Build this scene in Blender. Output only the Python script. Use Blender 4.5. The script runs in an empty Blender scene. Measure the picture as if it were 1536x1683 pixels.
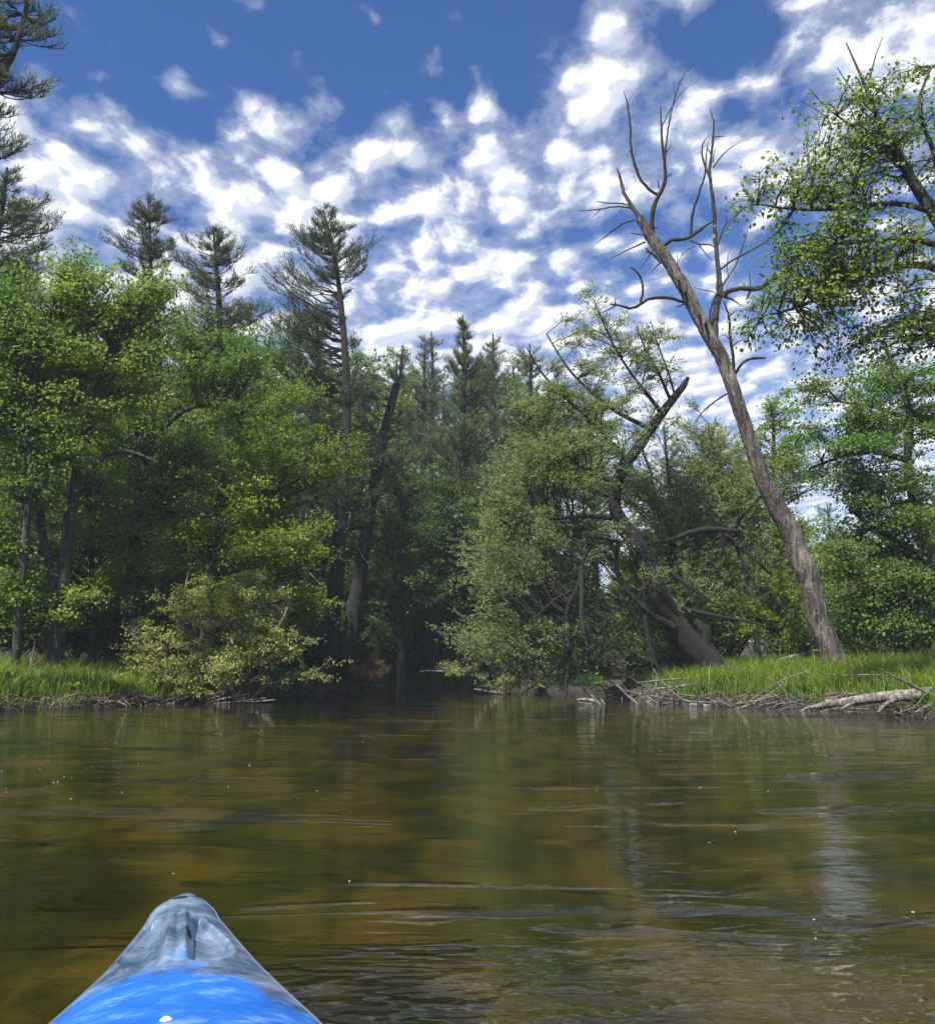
import bpy, math, random
import numpy as np
from mathutils import Vector

# ------------------------------------------------------------------ camera, world, sun, exposure
sc = bpy.context.scene
COL = sc.collection
F, CX, CY = 1500.0, 768.0, 841.5
PITCH = math.radians(9.9)
H = 0.9
cam = bpy.data.cameras.new("camera")
cam.sensor_fit = 'HORIZONTAL'; cam.sensor_width = 36.0; cam.lens = 36.0 * F / 1536.0
cam.clip_start = 0.05; cam.clip_end = 3000
camo = bpy.data.objects.new("camera", cam); COL.objects.link(camo)
camo.location = (0, 0, H); camo.rotation_euler = (math.pi/2 + PITCH, 0, 0)
sc.camera = camo

SUN_EL, SUN_AZ = math.radians(55), math.radians(-145)      # azimuth clockwise from +Y (ahead)
sd = Vector((math.sin(SUN_AZ)*math.cos(SUN_EL), math.cos(SUN_AZ)*math.cos(SUN_EL), math.sin(SUN_EL)))
sun = bpy.data.lights.new("sun", 'SUN'); sun.energy = 5.0; sun.angle = math.radians(0.6); sun.color = (1.0, 0.95, 0.87)
suno = bpy.data.objects.new("sun", sun); COL.objects.link(suno)
suno.rotation_euler = (-sd).to_track_quat('-Z', 'Y').to_euler()
suno.location = (0, 0, 60)
sc.view_settings.view_transform = 'Standard'; sc.view_settings.look = 'None'
sc.view_settings.exposure = 0.95; sc.view_settings.gamma = 1.0
try: sc.view_settings.use_curve_mapping = False
except Exception: pass
sc.cycles.max_bounces = 10; sc.cycles.diffuse_bounces = 7; sc.cycles.glossy_bounces = 3
sc.cycles.transmission_bounces = 4; sc.cycles.transparent_max_bounces = 8
sc.cycles.caustics_reflective = False; sc.cycles.caustics_refractive = False

cp, sp = math.cos(PITCH), math.sin(PITCH)
def ray(px, py):
    a, b = (px-CX)/F, (CY-py)/F
    return np.array([a, cp - b*sp, sp + b*cp])
def at(px, py, Y):
    d = ray(px, py); return np.array([0, 0, H]) + d*(Y/d[1])
def ground_pt(px, py, z=0.0):
    d = ray(px, py); return np.array([0, 0, H]) + d*((z-H)/d[2])

class NT:
    """small helper for node trees"""
    def __init__(s, tree): s.t = tree; tree.nodes.clear()
    def n(s, typ, **kw):
        nd = s.t.nodes.new(typ)
        for k, v in kw.items():
            if k == 'ins':
                for kk, vv in v.items():
                    if hasattr(vv, 'is_output') or isinstance(vv, bpy.types.NodeSocket): s.t.links.new(vv, nd.inputs[kk])
                    else: nd.inputs[kk].default_value = vv
            else: setattr(nd, k, v)
        return nd
    def math(s, op, a, b=0.0, c=0.0, clamp=False):
        nd = s.t.nodes.new('ShaderNodeMath'); nd.operation = op; nd.use_clamp = clamp
        for i, v in enumerate((a, b, c)):
            if isinstance(v, bpy.types.NodeSocket): s.t.links.new(v, nd.inputs[i])
            else: nd.inputs[i].default_value = v
        return nd.outputs[0]
    def vmath(s, op, a, b=(0, 0, 0)):
        nd = s.t.nodes.new('ShaderNodeVectorMath'); nd.operation = op
        for i, v in enumerate((a, b)):
            if isinstance(v, bpy.types.NodeSocket): s.t.links.new(v, nd.inputs[i])
            elif op == 'SCALE' and i == 1: nd.inputs['Scale'].default_value = v
            else: nd.inputs[i].default_value = v
        return nd.outputs[1] if op in ('DISTANCE', 'LENGTH') else nd.outputs[0]
    def smooth(s, v, lo, hi, a=0.0, b=1.0):
        nd = s.n('ShaderNodeMapRange', interpolation_type='SMOOTHSTEP')
        s.t.links.new(v, nd.inputs[0])
        for i, x in zip((1, 2, 3, 4), (lo, hi, a, b)): nd.inputs[i].default_value = x
        return nd.outputs[0]
    def mix(s, f, a, b):
        nd = s.t.nodes.new('ShaderNodeMix'); nd.data_type = 'RGBA'
        for i, v in ((0, f), (6, a), (7, b)):
            if isinstance(v, bpy.types.NodeSocket): s.t.links.new(v, nd.inputs[i])
            elif i == 0: nd.inputs[0].default_value = v
            else: nd.inputs[i].default_value = (*v, 1.0)
        return nd.outputs[2]
    def noise(s, vec, scale, detail=4, rough=0.55, dist=0.0):
        nd = s.n('ShaderNodeTexNoise'); nd.inputs['Scale'].default_value = scale
        nd.inputs['Detail'].default_value = detail; nd.inputs['Roughness'].default_value = rough
        nd.inputs['Distortion'].default_value = dist
        if vec is not None: s.t.links.new(vec, nd.inputs['Vector'])
        return nd.outputs[0]
    def mapping(s, vec, scale=(1, 1, 1), rot=(0, 0, 0), loc=(0, 0, 0)):
        nd = s.n('ShaderNodeMapping'); s.t.links.new(vec, nd.inputs[0])
        nd.inputs['Scale'].default_value = scale; nd.inputs['Rotation'].default_value = rot; nd.inputs['Location'].default_value = loc
        return nd.outputs[0]
    def link(s, a, b): s.t.links.new(a, b)

# ---- world: Nishita sky with broken altocumulus laid out on a plane high above the river
world = bpy.data.worlds.new("World"); sc.world = world; world.use_nodes = True
w = NT(world.node_tree)
sky = w.n('ShaderNodeTexSky', sky_type='NISHITA', sun_disc=False, sun_elevation=SUN_EL, sun_rotation=SUN_AZ,
          altitude=0, air_density=1.0, dust_density=0.4, ozone_density=3.0)
tc = w.n('ShaderNodeTexCoord')
sep = w.n('ShaderNodeSeparateXYZ'); w.link(tc.outputs['Generated'], sep.inputs[0])
zz = w.math('ADD', w.math('MAXIMUM', sep.outputs[2], 0.0), 0.13)
cxy = w.n('ShaderNodeCombineXYZ')
w.link(w.math('DIVIDE', sep.outputs[0], zz), cxy.inputs[0]); w.link(w.math('DIVIDE', sep.outputs[1], zz), cxy.inputs[1])
P = cxy.outputs[0]
def cloud_density(Pv):
    wn = w.n('ShaderNodeTexNoise'); wn.inputs['Scale'].default_value = 7.0; wn.inputs['Detail'].default_value = 3
    w.link(Pv, wn.inputs['Vector'])
    warp = w.vmath('SCALE', w.vmath('SUBTRACT', wn.outputs[1], (0.5, 0.5, 0.5)), 0.07)
    Pw = w.vmath('ADD', Pv, warp)
    cells = w.noise(w.mapping(Pw, (1.0, 0.72, 1), (0, 0, math.radians(28))), 13.5, 8, 0.6)
    vor = w.n('ShaderNodeTexVoronoi', feature='SMOOTH_F1'); vor.inputs['Scale'].default_value = 15.0
    vor.inputs['Smoothness'].default_value = 0.8
    w.link(w.mapping(Pw, (1.0, 0.8, 1), (0, 0, math.radians(28))), vor.inputs['Vector'])
    puff = w.smooth(vor.outputs['Distance'], 0.0, 0.75, 0.5, -0.5)
    big = w.noise(w.mapping(Pv, (1, 1, 1), loc=(3.1, 1.7, 0)), 1.5, 3, 0.5)
    return w.math('ADD', w.math('ADD', cells, w.math('MULTIPLY', puff, 0.46)), w.math('MULTIPLY', w.math('SUBTRACT', big, 0.5), 0.30))
d0 = cloud_density(P)
def plan(px, py):
    d = ray(px, py); d = d/np.linalg.norm(d); z = max(d[2], 0)+0.13
    return (d[0]/z, d[1]/z, 0.0)
bias = None
for (px, py, rad, s) in [(420, 40, .42, -.30), (760, 60, .33, -.26), (1200, 110, .20, -.24), (60, 30, .4, -.2), (1420, 20, .22, .22), (1530, 60, .2, .16),
                         (1080, 230, .34, .17), (880, 210, .32, .15), (450, 230, .40, .15), (180, 290, .55, .17), (1290, 240, .28, .15), (1000, 90, .16, .22), (700, 300, .5, .12), (760, 480, .6, .10),
                         (980, 370, .22, -.09), (1280, 470, .5, -.13), (700, 110, .2, -.06), (640, 150, .15, -.1)]:
    g = w.smooth(w.vmath('DISTANCE', P, plan(px, py)), 0.0, rad, s, 0.0)
    bias = g if bias is None else w.math('ADD', bias, g)
# far out the sheet thickens to a thin veil
far = w.smooth(w.vmath('LENGTH', P), 1.2, 2.4, 0.0, 0.30)
dens = w.math('ADD', w.math('ADD', d0, bias), far)
fine = w.noise(P, 34.0, 4, .65)
dens = w.math('ADD', dens, w.math('MULTIPLY', w.math('SUBTRACT', fine, .5), .22))
mask = w.smooth(dens, 0.475, 0.76)
mask = w.math('MULTIPLY', mask, w.smooth(w.vmath('LENGTH', P), 1.6, 3.2, 1.0, 0.8))
mask = w.math('MAXIMUM', mask, w.smooth(w.vmath('LENGTH', P), 1.4, 4.2, 0.0, 0.75))
thin = w.smooth(dens, 0.32, 0.66, 0.0, 0.34)
mask = w.math('MAXIMUM', mask, thin)
# relief: density seen a little towards the sun
Ps = w.vmath('ADD', P, (math.sin(SUN_AZ)*0.022, math.cos(SUN_AZ)*0.022, 0))
rel = w.smooth(w.math('SUBTRACT', cloud_density(Ps), d0), -0.09, 0.09, 0.0, 1.0)
core = w.smooth(dens, 0.72, 0.95)
shade = w.math('MULTIPLY', w.math('ADD', w.math('MULTIPLY', rel, 0.75), w.smooth(fine, .4, .7, 0.0, .25)), w.smooth(dens, 0.50, 0.75), clamp=True)
cloudcol = w.mix(shade, (5.4, 5.55, 5.9), (2.7, 3.2, 4.2))
cloudcol = w.mix(w.math('MULTIPLY', w.smooth(dens, 0.64, 0.86), w.smooth(rel, .1, .6, 1.0, .25)), cloudcol, (5.7, 5.85, 6.1))
skyc = w.vmath('MULTIPLY', sky.outputs[0], (0.245, 0.445, 0.735))
allsky = w.mix(mask, skyc, cloudcol)
bg = w.n('ShaderNodeBackground'); w.link(allsky, bg.inputs[0]); bg.inputs[1].default_value = 0.1
wo = w.n('ShaderNodeOutputWorld'); w.link(bg.outputs[0], wo.inputs[0])

# ------------------------------------------------------------------ helpers
rng = np.random.default_rng(7)

def tag(o, label=None, cat=None, group=None, kind=None):
    if label: o['label'] = label
    if cat: o['category'] = cat
    if group: o['group'] = group
    if kind: o['kind'] = kind
    return o
def empty(name, loc):
    o = bpy.data.objects.new(name, None); COL.objects.link(o); o.location = [float(v) for v in loc]
    o.empty_display_size = 0.3
    return o
def mesh_from(name, V, faces, mats, mat_idx=None, smooth=True):
    """faces: list of int arrays (n,k) - k may be 3 or 4"""
    me = bpy.data.meshes.new(name)
    V = np.ascontiguousarray(V, dtype=np.float32)
    me.vertices.add(len(V)); me.vertices.foreach_set('co', V.ravel())
    loops = np.concatenate([f.ravel() for f in faces]).astype(np.int32)
    tot = np.concatenate([np.full(len(f), f.shape[1], np.int32) for f in faces])
    start = np.concatenate([[0], np.cumsum(tot)[:-1]]).astype(np.int32)
    me.loops.add(len(loops)); me.loops.foreach_set('vertex_index', loops)
    me.polygons.add(len(tot)); me.polygons.foreach_set('loop_start', start); me.polygons.foreach_set('loop_total', tot)
    if mat_idx is not None:
        me.polygons.foreach_set('material_index', np.concatenate([np.full(len(f), m, np.int32) for f, m in zip(faces, mat_idx)]))
    if isinstance(smooth, bool):
        me.polygons.foreach_set('use_smooth', np.full(len(tot), smooth))
    else:
        me.polygons.foreach_set('use_smooth', np.concatenate([np.full(len(f), bool(m)) for f, m in zip(faces, smooth)]))
    for m in mats: me.materials.append(m)
    me.update(calc_edges=True)
    return me
def link(name, me, parent=None, loc=None):
    o = bpy.data.objects.new(name, me); COL.objects.link(o)
    if parent is not None: o.parent = parent
    if loc is not None: o.location = [float(v) for v in loc]
    return o

class Geo:
    def __init__(s): s.V = []; s.F = []; s.M = []; s.S = []; s.n = 0
    def add(s, V, Fc, m=0, smooth=True):
        s.V.append(V); s.F.append(Fc + s.n); s.M.append(m); s.S.append(smooth); s.n += len(V)
    def mesh(s, name, mats, origin=None):
        V = np.concatenate(s.V)
        if origin is not None: V = V - np.asarray(origin)
        return mesh_from(name, V, s.F, mats, s.M, s.S)

def norm(a): return a/np.maximum(np.linalg.norm(a, axis=-1, keepdims=True), 1e-9)

def tubes(geo, P, R, sides=5, m=0, cap=False, rough=0.0, ridge=0.0):
    """P (M,n,3) R (M,n)"""
    M, n, _ = P.shape
    T = np.empty_like(P); T[:, 1:-1] = P[:, 2:]-P[:, :-2]; T[:, 0] = P[:, 1]-P[:, 0]; T[:, -1] = P[:, -1]-P[:, -2]
    T = norm(T)
    mean = norm(P[:, -1]-P[:, 0])
    ref = np.where(np.abs(mean[:, 2:3]) > 0.8, np.array([[0.93, 0.31, 0.2]]), np.array([[0.1, 0.2, 0.97]]))
    ref = np.repeat(ref[:, None], n, 1)
    A = norm(np.cross(T, ref)); B = np.cross(T, A)
    ang = np.arange(sides)*2*math.pi/sides
    ang = np.arange(sides)*2*math.pi/sides
    rr = R[:, :, None]*np.ones(sides)
    if rough > 0: rr = rr*(1+rough*rng.normal(size=rr.shape))
    if ridge > 0:
        Ls = np.concatenate([np.zeros((M, 1)), np.cumsum(np.linalg.norm(np.diff(P, axis=1), axis=2), axis=1)], 1)[:, :, None]
        f = 0
        for kk, fz, am in ((3, 1.1, 1.0), (5, 2.3, .7), (9, 4.1, .6), (13, 1.7, .5)):
            f = f+am*np.sin(kk*ang[None, None, :]+3*np.sin(Ls*fz+kk)+Ls*fz*.7)
        rr = rr*(1+ridge*f)
    V = P[:, :, None] + rr[..., None]*(np.cos(ang)[None, None, :, None]*A[:, :, None] + np.sin(ang)[None, None, :, None]*B[:, :, None])
    V = V.reshape(-1, 3)
    idx = np.arange(M*n*sides).reshape(M, n, sides)
    a = idx[:, :-1]; b = idx[:, 1:]
    Q = np.stack([a, np.roll(a, -1, 2), np.roll(b, -1, 2), b], -1).reshape(-1, 4)
    geo.add(V, Q, m)
    if cap:
        for e in (0, -1):
            c = P[:, e]; k = len(c)
            ring = idx[:, e]
            VV = np.concatenate([c, V[ring.ravel()]])
            r = np.arange(k*sides).reshape(k, sides)+k
            tri = np.stack([np.repeat(np.arange(k)[:, None], sides, 1), r, np.roll(r, -1, 1)], -1).reshape(-1, 3)
            geo.add(VV, tri, m, False)

def resample(P, R, n):
    P = np.asarray(P, float); R = np.asarray(R, float)
    L = np.concatenate([[0], np.cumsum(np.linalg.norm(np.diff(P, axis=0), axis=1))])
    t = np.linspace(0, L[-1], n)
    # catmull-like smoothing: interpolate then relax once
    Q = np.stack([np.interp(t, L, P[:, i]) for i in range(3)], 1)
    if n > 8:
        for _ in range(2): Q[1:-1] = 0.5*Q[1:-1]+0.25*(Q[2:]+Q[:-2])
    return Q, np.interp(t, L, R)

def limb(geo, P, R, step=0.25, sides=8, wob=0.25, m=0, cap=True, rough=0.05, ridge=0.0):
    P = np.asarray(P, float); L = np.linalg.norm(np.diff(P, axis=0), axis=1).sum()
    n = int(max(4, min(220, L/step)))
    Q, r = resample(P, R, n)
    E = rng.normal(size=Q.shape)
    if n > 30:
        ker = np.ones(7)/7.0**.5
        E = np.stack([np.convolve(E[:, i], ker, 'same') for i in range(3)], 1)
    Q = Q + E*(r*wob*0.5)[:, None]
    tubes(geo, Q[None], r[None], sides, m, cap, rough, ridge)
    return Q, r

def trace(pts, Y, conv=None, rs=1.0):
    """pts: (px,py,r_px[,dY]) -> world polyline and radii; conv maps crop coordinates to photo pixels"""
    P, R = [], []
    for p in pts:
        px, py, r = p[0], p[1], p[2]
        dy = p[3] if len(p) > 3 else 0.0
        if conv: px, py, k = conv(px, py); r = r/k
        P.append(at(px, py, Y+dy)); R.append(r*rs*(Y+dy)/F)
    return np.array(P), np.array(R)

def leaves(geo, C, D, N, L, W, m=0, fold=0.18):
    """kite shaped leaves; C centres(base), D direction, N normal, L length, W half width (arrays)"""
    D = norm(D); S = norm(np.cross(D, N)); N = np.cross(S, D)
    L = L[:, None]; W = W[:, None]
    v0 = C; v2 = C + D*L - N*L*0.12
    v1 = C + D*L*0.45 + S*W + N*L*fold*0.5; v3 = C + D*L*0.45 - S*W + N*L*fold*0.5
    V = np.stack([v0, v1, v2, v3], 1).reshape(-1, 3)
    idx = np.arange(len(C)*4).reshape(-1, 4)
    geo.add(V, idx, m, False)

def sample_blobs(blobs, n, r, outer=0.36, spread=.16):
    wts = np.array([b[2] for b in blobs], float); wts /= wts.sum()
    k = r.choice(len(blobs), n, p=wts)
    c = np.array([b[0] for b in blobs])[k]; rad = np.array([b[1] for b in blobs])[k]
    d = norm(r.normal(size=(n, 3))); u = r.random((n, 1))**outer
    return c + d*u*rad*(1+spread*r.normal(size=(n, 1)))

KINDS = {
 # leaf length, half width, up-bias of the normal, leaf jitter, droop
 'broad':  dict(L=.105, W=.040, up=.8, jit=.13, droop=.35, tlen=(.5, 1.3), k=.55),
 'maple':  dict(L=.115, W=.052, up=.8, jit=.14, droop=.45, tlen=(.5, 1.4), k=.5),
 'small':  dict(L=.075, W=.028, up=.6, jit=.08, droop=.2, tlen=(.35, .9), k=.7),
 'willow': dict(L=.105, W=.017, up=.25, jit=.07, droop=.25, tlen=(.7, 1.7), k=.9),
 'pine':   dict(L=.13, W=.0085, up=0, jit=.03, droop=-.25, tlen=(.35, .95), k=.25),
}
def foliage(tg, cg, S, Sr, blobs, kind, nb, nt, nl, r, k=None, size=1.0, reach=1.0, rbase=.5, leafm=0, twigm=1, t0=.3, flat=1.0, outer=.36, spread=.16):
    """grow branches from the skeleton points S to tips inside the blobs, twigs on the branches and leaves on the twigs"""
    K = KINDS[kind]; k = K['k'] if k is None else k
    if kind == 'pine': nb, nt, nl = int(nb*.85), int(nt*1.25), int(nl*.62)
    elif kind in ('broad', 'maple'): nb, nl = int(nb*1.3), int(nl*.5)
    elif kind == 'willow': nb, nl = int(nb*1.2), int(nl*.72)
    T = sample_blobs(blobs, nb, r, outer, spread)
    dv = T[:, None]-S[None]; dist = np.linalg.norm(dv, axis=2); dh = np.linalg.norm(dv[..., :2], axis=2)
    cost = dist + 2.2*np.maximum(0, S[None, :, 2]-(T[:, None, 2]-k*dh)) + .3*np.maximum(0, T[:, None, 2]-S[None, :, 2]-3.0*dh-1)
    j = cost.argmin(1); A = S[j]; ar = Sr[j]
    L = np.linalg.norm(T-A, axis=1)
    n = 8; t = np.linspace(0, 1, n)[None, :, None]
    side = r.normal(size=(nb, 1, 3))*L[:, None, None]*0.09
    up = np.zeros((nb, 1, 3))
    up[:, 0, 2] = L*(-0.14 if kind == 'pine' else 0.12)
    mid = (A+T)[:, None]/2 + side + up
    Bz = (1-t)**2*A[:, None] + 2*t*(1-t)*mid + t**2*T[:, None]
    Bz[:, 1:-1] += r.normal(size=(nb, n-2, 3))*(L[:, None, None]*0.018)
    r0 = np.minimum(ar*rbase+.004, .007+.011*L)[:, None]
    R = r0*(1-np.linspace(0, 1, n)[None])**.8 + .006
    tubes(tg, Bz, R, 4, 0)
    # twigs
    M = nb*nt
    tt = t0+(1-t0)*r.random((nb, nt))**.75
    tt[:, 0] = 1.0
    f = tt*(n-1); i0 = np.minimum(f.astype(int), n-2); fr = (f-i0)[..., None]
    ar_ = np.arange(nb)[:, None]
    Q0 = Bz[ar_, i0]*(1-fr)+Bz[ar_, i0+1]*fr
    tan = norm(Bz[ar_, i0+1]-Bz[ar_, i0])
    lat = norm(np.cross(tan, np.array([0, 0, 1.0]))+1e-6)
    sgn = np.where(r.random((nb, nt, 1)) < .5, -1, 1)
    a = r.uniform(.35, 1.15, (nb, nt, 1)); a[:, 0] *= .3
    rnd = r.normal(size=(nb, nt, 3))*.32; rnd[..., 2] *= flat
    if kind == 'pine': rnd[..., 2] = np.abs(rnd[..., 2])+.25
    if kind == 'willow': rnd[..., 2] += .25
    dr = norm(tan*np.cos(a)+lat*sgn*np.sin(a)+rnd)
    tl = r.uniform(*K['tlen'], (nb, nt, 1))*reach*np.clip(L[:, None, None]/2.5, .35, 1.0)
    q = np.linspace(0, 1, 4)[None, None, :, None]
    dz = np.zeros((nb, nt, 1, 3)); dz[..., 2] = -K['droop']*.5
    TW = Q0[:, :, None]+dr[:, :, None]*tl[:, :, None]*q + dz*(tl[:, :, None])*q**2
    TW = TW.reshape(M, 4, 3)
    TR = np.repeat(np.array([[.008, .006, .0045, .003]]), M, 0)
    sel = [0, 3] if (kind == 'pine' or size > 1.12) else [0, 2, 3]
    tubes(cg, TW[:, sel], TR[:, sel], 3, twigm)
    # leaves
    nn = M*nl
    u = r.random((M, nl))**.8*1.02
    if kind == 'pine': u = .2+.8*u
    f = u*3; i0 = np.minimum(f.astype(int), 2); fr = (f-i0)[..., None]; am = np.arange(M)[:, None]
    C = (TW[am, i0]*(1-fr)+TW[am, i0+1]*fr).reshape(nn, 3)
    td = norm(TW[am, i0+1]-TW[am, i0]).reshape(nn, 3)
    C = C + r.normal(size=(nn, 3))*K['jit']*np.array([1, 1, .55])
    if kind == 'pine':
        D = norm(td*0.9+r.normal(size=(nn, 3))*.55+np.array([0, 0, .25])); N = norm(r.normal(size=(nn, 3)))
    elif kind == 'willow':
        D = norm(td+r.normal(size=(nn, 3))*.45); N = norm(r.normal(size=(nn, 3))*.8+np.array([0, 0, K['up']]))
    else:
        D = td+r.normal(size=(nn, 3))*.75; D[:, 2] -= K['droop']; D = norm(D)
        N = norm(r.normal(size=(nn, 3))*.5+np.array([0, 0, K['up']]))
    s = r.uniform(.65, 1.25, nn)*size
    keep = r.random(nn) < np.repeat(np.clip(L/2.0, .4, 1), nt*nl)
    C, D, N, s = C[keep], D[keep], N[keep], s[keep]; nn = len(s)
    leaves(cg, C, D, N, K['L']*s, K['W']*s*r.uniform(.8, 1.2, nn), leafm)
    return Bz

# ------------------------------------------------------------------ materials
def new_mat(name):
    m = bpy.data.materials.new(name); m.use_nodes = True
    return m, NT(m.node_tree)
def out(nt, shader, disp=None):
    o = nt.n('ShaderNodeOutputMaterial'); nt.link(shader, o.inputs['Surface'])
def leaf_mat(name, c1, c2, c3, trans=.38, gloss=.06):
    m, nt = new_mat(name)
    g = nt.n('ShaderNodeNewGeometry'); oi = nt.n('ShaderNodeObjectInfo')
    ram = nt.n('ShaderNodeValToRGB'); ram.color_ramp.elements[0].color = (*c1, 1); ram.color_ramp.elements[1].color = (*c3, 1)
    e = ram.color_ramp.elements.new(.5); e.color = (*c2, 1)
    nt.link(g.outputs['Random Per Island'], ram.inputs[0])
    hs = nt.n('ShaderNodeHueSaturation'); nt.link(ram.outputs[0], hs.inputs['Color'])
    nt.link(nt.smooth(oi.outputs['Random'], 0, 1, .485, .51), hs.inputs['Hue'])
    nt.link(nt.smooth(oi.outputs['Random'], 0, 1, 1.15, .85), hs.inputs['Value'])
    # branch-sized patches of younger and older growth
    pn = nt.noise(g.outputs['Position'], .9, 2)
    col = nt.mix(nt.smooth(pn, .35, .65), hs.outputs[0], nt.vmath('MULTIPLY', hs.outputs[0], (1.3, 1.22, .9)))
    p = nt.n('ShaderNodeBsdfPrincipled'); nt.link(col, p.inputs['Base Color']); p.inputs['Roughness'].default_value = .5
    p.inputs['Specular IOR Level'].default_value = gloss*5
    tr = nt.n('ShaderNodeBsdfTranslucent'); nt.link(nt.vmath('MULTIPLY', col, (1.7, 1.75, .9)), tr.inputs[0])
    mx = nt.n('ShaderNodeMixShader'); mx.inputs[0].default_value = trans
    nt.link(p.outputs[0], mx.inputs[1]); nt.link(tr.outputs[0], mx.inputs[2]); out(nt, mx.outputs[0])
    return m
def bark_mat(name, c1, c2, scale=6.0, stretch=.18, bump=.6, moss=None, lichen=0.0, peel=None):
    m, nt = new_mat(name)
    tcn = nt.n('ShaderNodeTexCoord'); v = nt.mapping(tcn.outputs['Object'], (1, 1, stretch))
    n1 = nt.noise(v, scale*2.2, 8, .7, .6); n2 = nt.noise(nt.mapping(tcn.outputs['Object'], (1, 1, .45)), 1.9, 5, .65)
    n3 = nt.noise(tcn.outputs['Object'], scale*5, 4, .65)
    col = nt.mix(nt.smooth(n1, .40, .60), tuple(x*.55 for x in c1), c2)
    col = nt.mix(nt.smooth(n2, .50, .58, 0, .75), col, nt.vmath('MULTIPLY', col, (1.75, 1.7, 1.65)))
    if peel: col = nt.mix(nt.smooth(n2, .50, .44, 0, .8), col, nt.vmath('MULTIPLY', col, peel))
    col = nt.mix(nt.smooth(n3, .52, .66, 0, .45), col, tuple(x*.4 for x in c1))
    if lichen: col = nt.mix(nt.smooth(nt.noise(tcn.outputs['Object'], scale*2.5, 4, .6), .60, .66, 0, lichen), col, (.30, .31, .27))
    if moss: col = nt.mix(nt.smooth(n2, .52, .68, 0, .6), col, moss)
    p = nt.n('ShaderNodeBsdfPrincipled'); nt.link(col, p.inputs['Base Color']); p.inputs['Roughness'].default_value = .9
    b = nt.n('ShaderNodeBump'); b.inputs['Strength'].default_value = bump; b.inputs['Distance'].default_value = .05
    nt.link(nt.math('ADD', n1, nt.math('MULTIPLY', n3, .4)), b.inputs['Height']); nt.link(b.outputs[0], p.inputs['Normal'])
    out(nt, p.outputs[0]); return m

LEAF = dict(
 maple=leaf_mat('maple_leaf', (0.080, 0.153, 0.028), (0.112, 0.191, 0.039), (0.152, 0.235, 0.057), .45),
 yellow=leaf_mat('young_leaf', (0.112, 0.183, 0.019), (0.153, 0.230, 0.026), (0.195, 0.271, 0.040), .48),
 beech=leaf_mat('beech_leaf', (0.080, 0.153, 0.046), (0.109, 0.191, 0.060), (0.139, 0.229, 0.080), .45),
 dark=leaf_mat('shade_leaf', (0.064, 0.127, 0.032), (0.085, 0.159, 0.042), (0.112, 0.191, 0.053), .42),  # deeper green than the maple and beech leaves
 willow=leaf_mat('willow_leaf', (0.112, 0.165, 0.075), (0.146, 0.211, 0.099), (0.192, 0.255, 0.132), .42),
 pale=leaf_mat('shrub_leaf', (.17, .21, .07), (.22, .26, .09), (.28, .31, .12), .42),
 pine=leaf_mat('pine_needle', (0.047, 0.078, 0.038), (0.068, 0.106, 0.050), (0.094, 0.136, 0.059), .2),
 brown=leaf_mat('dead_needle', (.17, .12, .07), (.25, .175, .10), (.33, .25, .16), .3),
)
BARK = dict(
 grey=bark_mat('grey_bark', (.02, .018, .015), (.055, .05, .041), moss=(.05, .07, .03)),
 pine=bark_mat('pine_bark', (.010, .009, .009), (.024, .022, .022), 9, .3, 1.0),
 deadlimb=bark_mat('bare_limb_backlit', (.011, .009, .009), (.03, .026, .024), 5, .12, .8),  # darker than the trunk wood: backlit silhouette tone put into the colour
 dead=bark_mat('bare_wood', (.05, .042, .037), (.15, .13, .115), 5, .12, 1.0, lichen=.45, peel=(.62, .48, .42)),
 willow=bark_mat('willow_bark', (.006, .005, .005), (.014, .012, .010), 8, .25, 1.0),
 drift=bark_mat('driftwood', (.10, .09, .078), (.19, .17, .148), 7, .3, .5),
 stick=bark_mat('brown_stick', (.06, .045, .035), (.16, .13, .10), 7, .3, .5),
)

# ------------------------------------------------------------------ terrain
def vnoise(x, y, s, seed=0):
    o = np.zeros_like(x)
    r = np.random.default_rng(seed)
    for i in range(7):
        a = r.uniform(0, 2*math.pi); f = s*(1.0+.55*i); ph = r.uniform(0, 6.28)
        o += np.sin((x*math.cos(a)+y*math.sin(a))*f+ph+1.3*np.sin(f*.6*(x*math.sin(a)-y*math.cos(a))+ph))/(1+.5*i)
    return o/3.0
W = lambda px, py: tuple(ground_pt(px, py, 0)[:2])
RIVER = np.array([(-15, -40), (-13.5, 0), (-12.5, 14), W(-60, 1172), W(0, 1169), W(90, 1165), W(190, 1161), W(300, 1155), W(400, 1150), W(520, 1143), W(570, 1139), W(640, 1136.5),
                  W(700, 1135.5), W(770, 1135), W(860, 1134.5), (9, 43.5), (16, 46), (40, 57), (42, 52), (22, 42), (13, 38), (6.6, 36.0),
                  W(1010, 1143), W(1060, 1150), W(1130, 1159), W(1230, 1162), W(1330, 1165), W(1440, 1172), W(1536, 1183), (8.9, 10), (10.5, 0), (12, -40)])
def river_sd(x, y):
    """positive inside the water"""
    p = np.stack([x.ravel(), y.ravel()], 1).astype(float)
    d = np.full(len(p), 1e9); ins = np.zeros(len(p), bool)
    n = len(RIVER)
    for i in range(n):
        a = RIVER[i]; b = RIVER[(i+1) % n]; e = b-a
        t = np.clip(((p-a)@e)/(e@e), 0, 1)[:, None]
        d = np.minimum(d, np.linalg.norm(p-(a+t*e), axis=1))
        c = (a[1] > p[:, 1]) != (b[1] > p[:, 1])
        xi = (b[0]-a[0])*(p[:, 1]-a[1])/(b[1]-a[1]+1e-12)+a[0]
        ins ^= c & (p[:, 0] < xi)
    return np.where(ins, d, -d).reshape(x.shape)
def sstep(v, a, b):
    t = np.clip((v-a)/(b-a), 0, 1); return t*t*(3-2*t)
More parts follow.
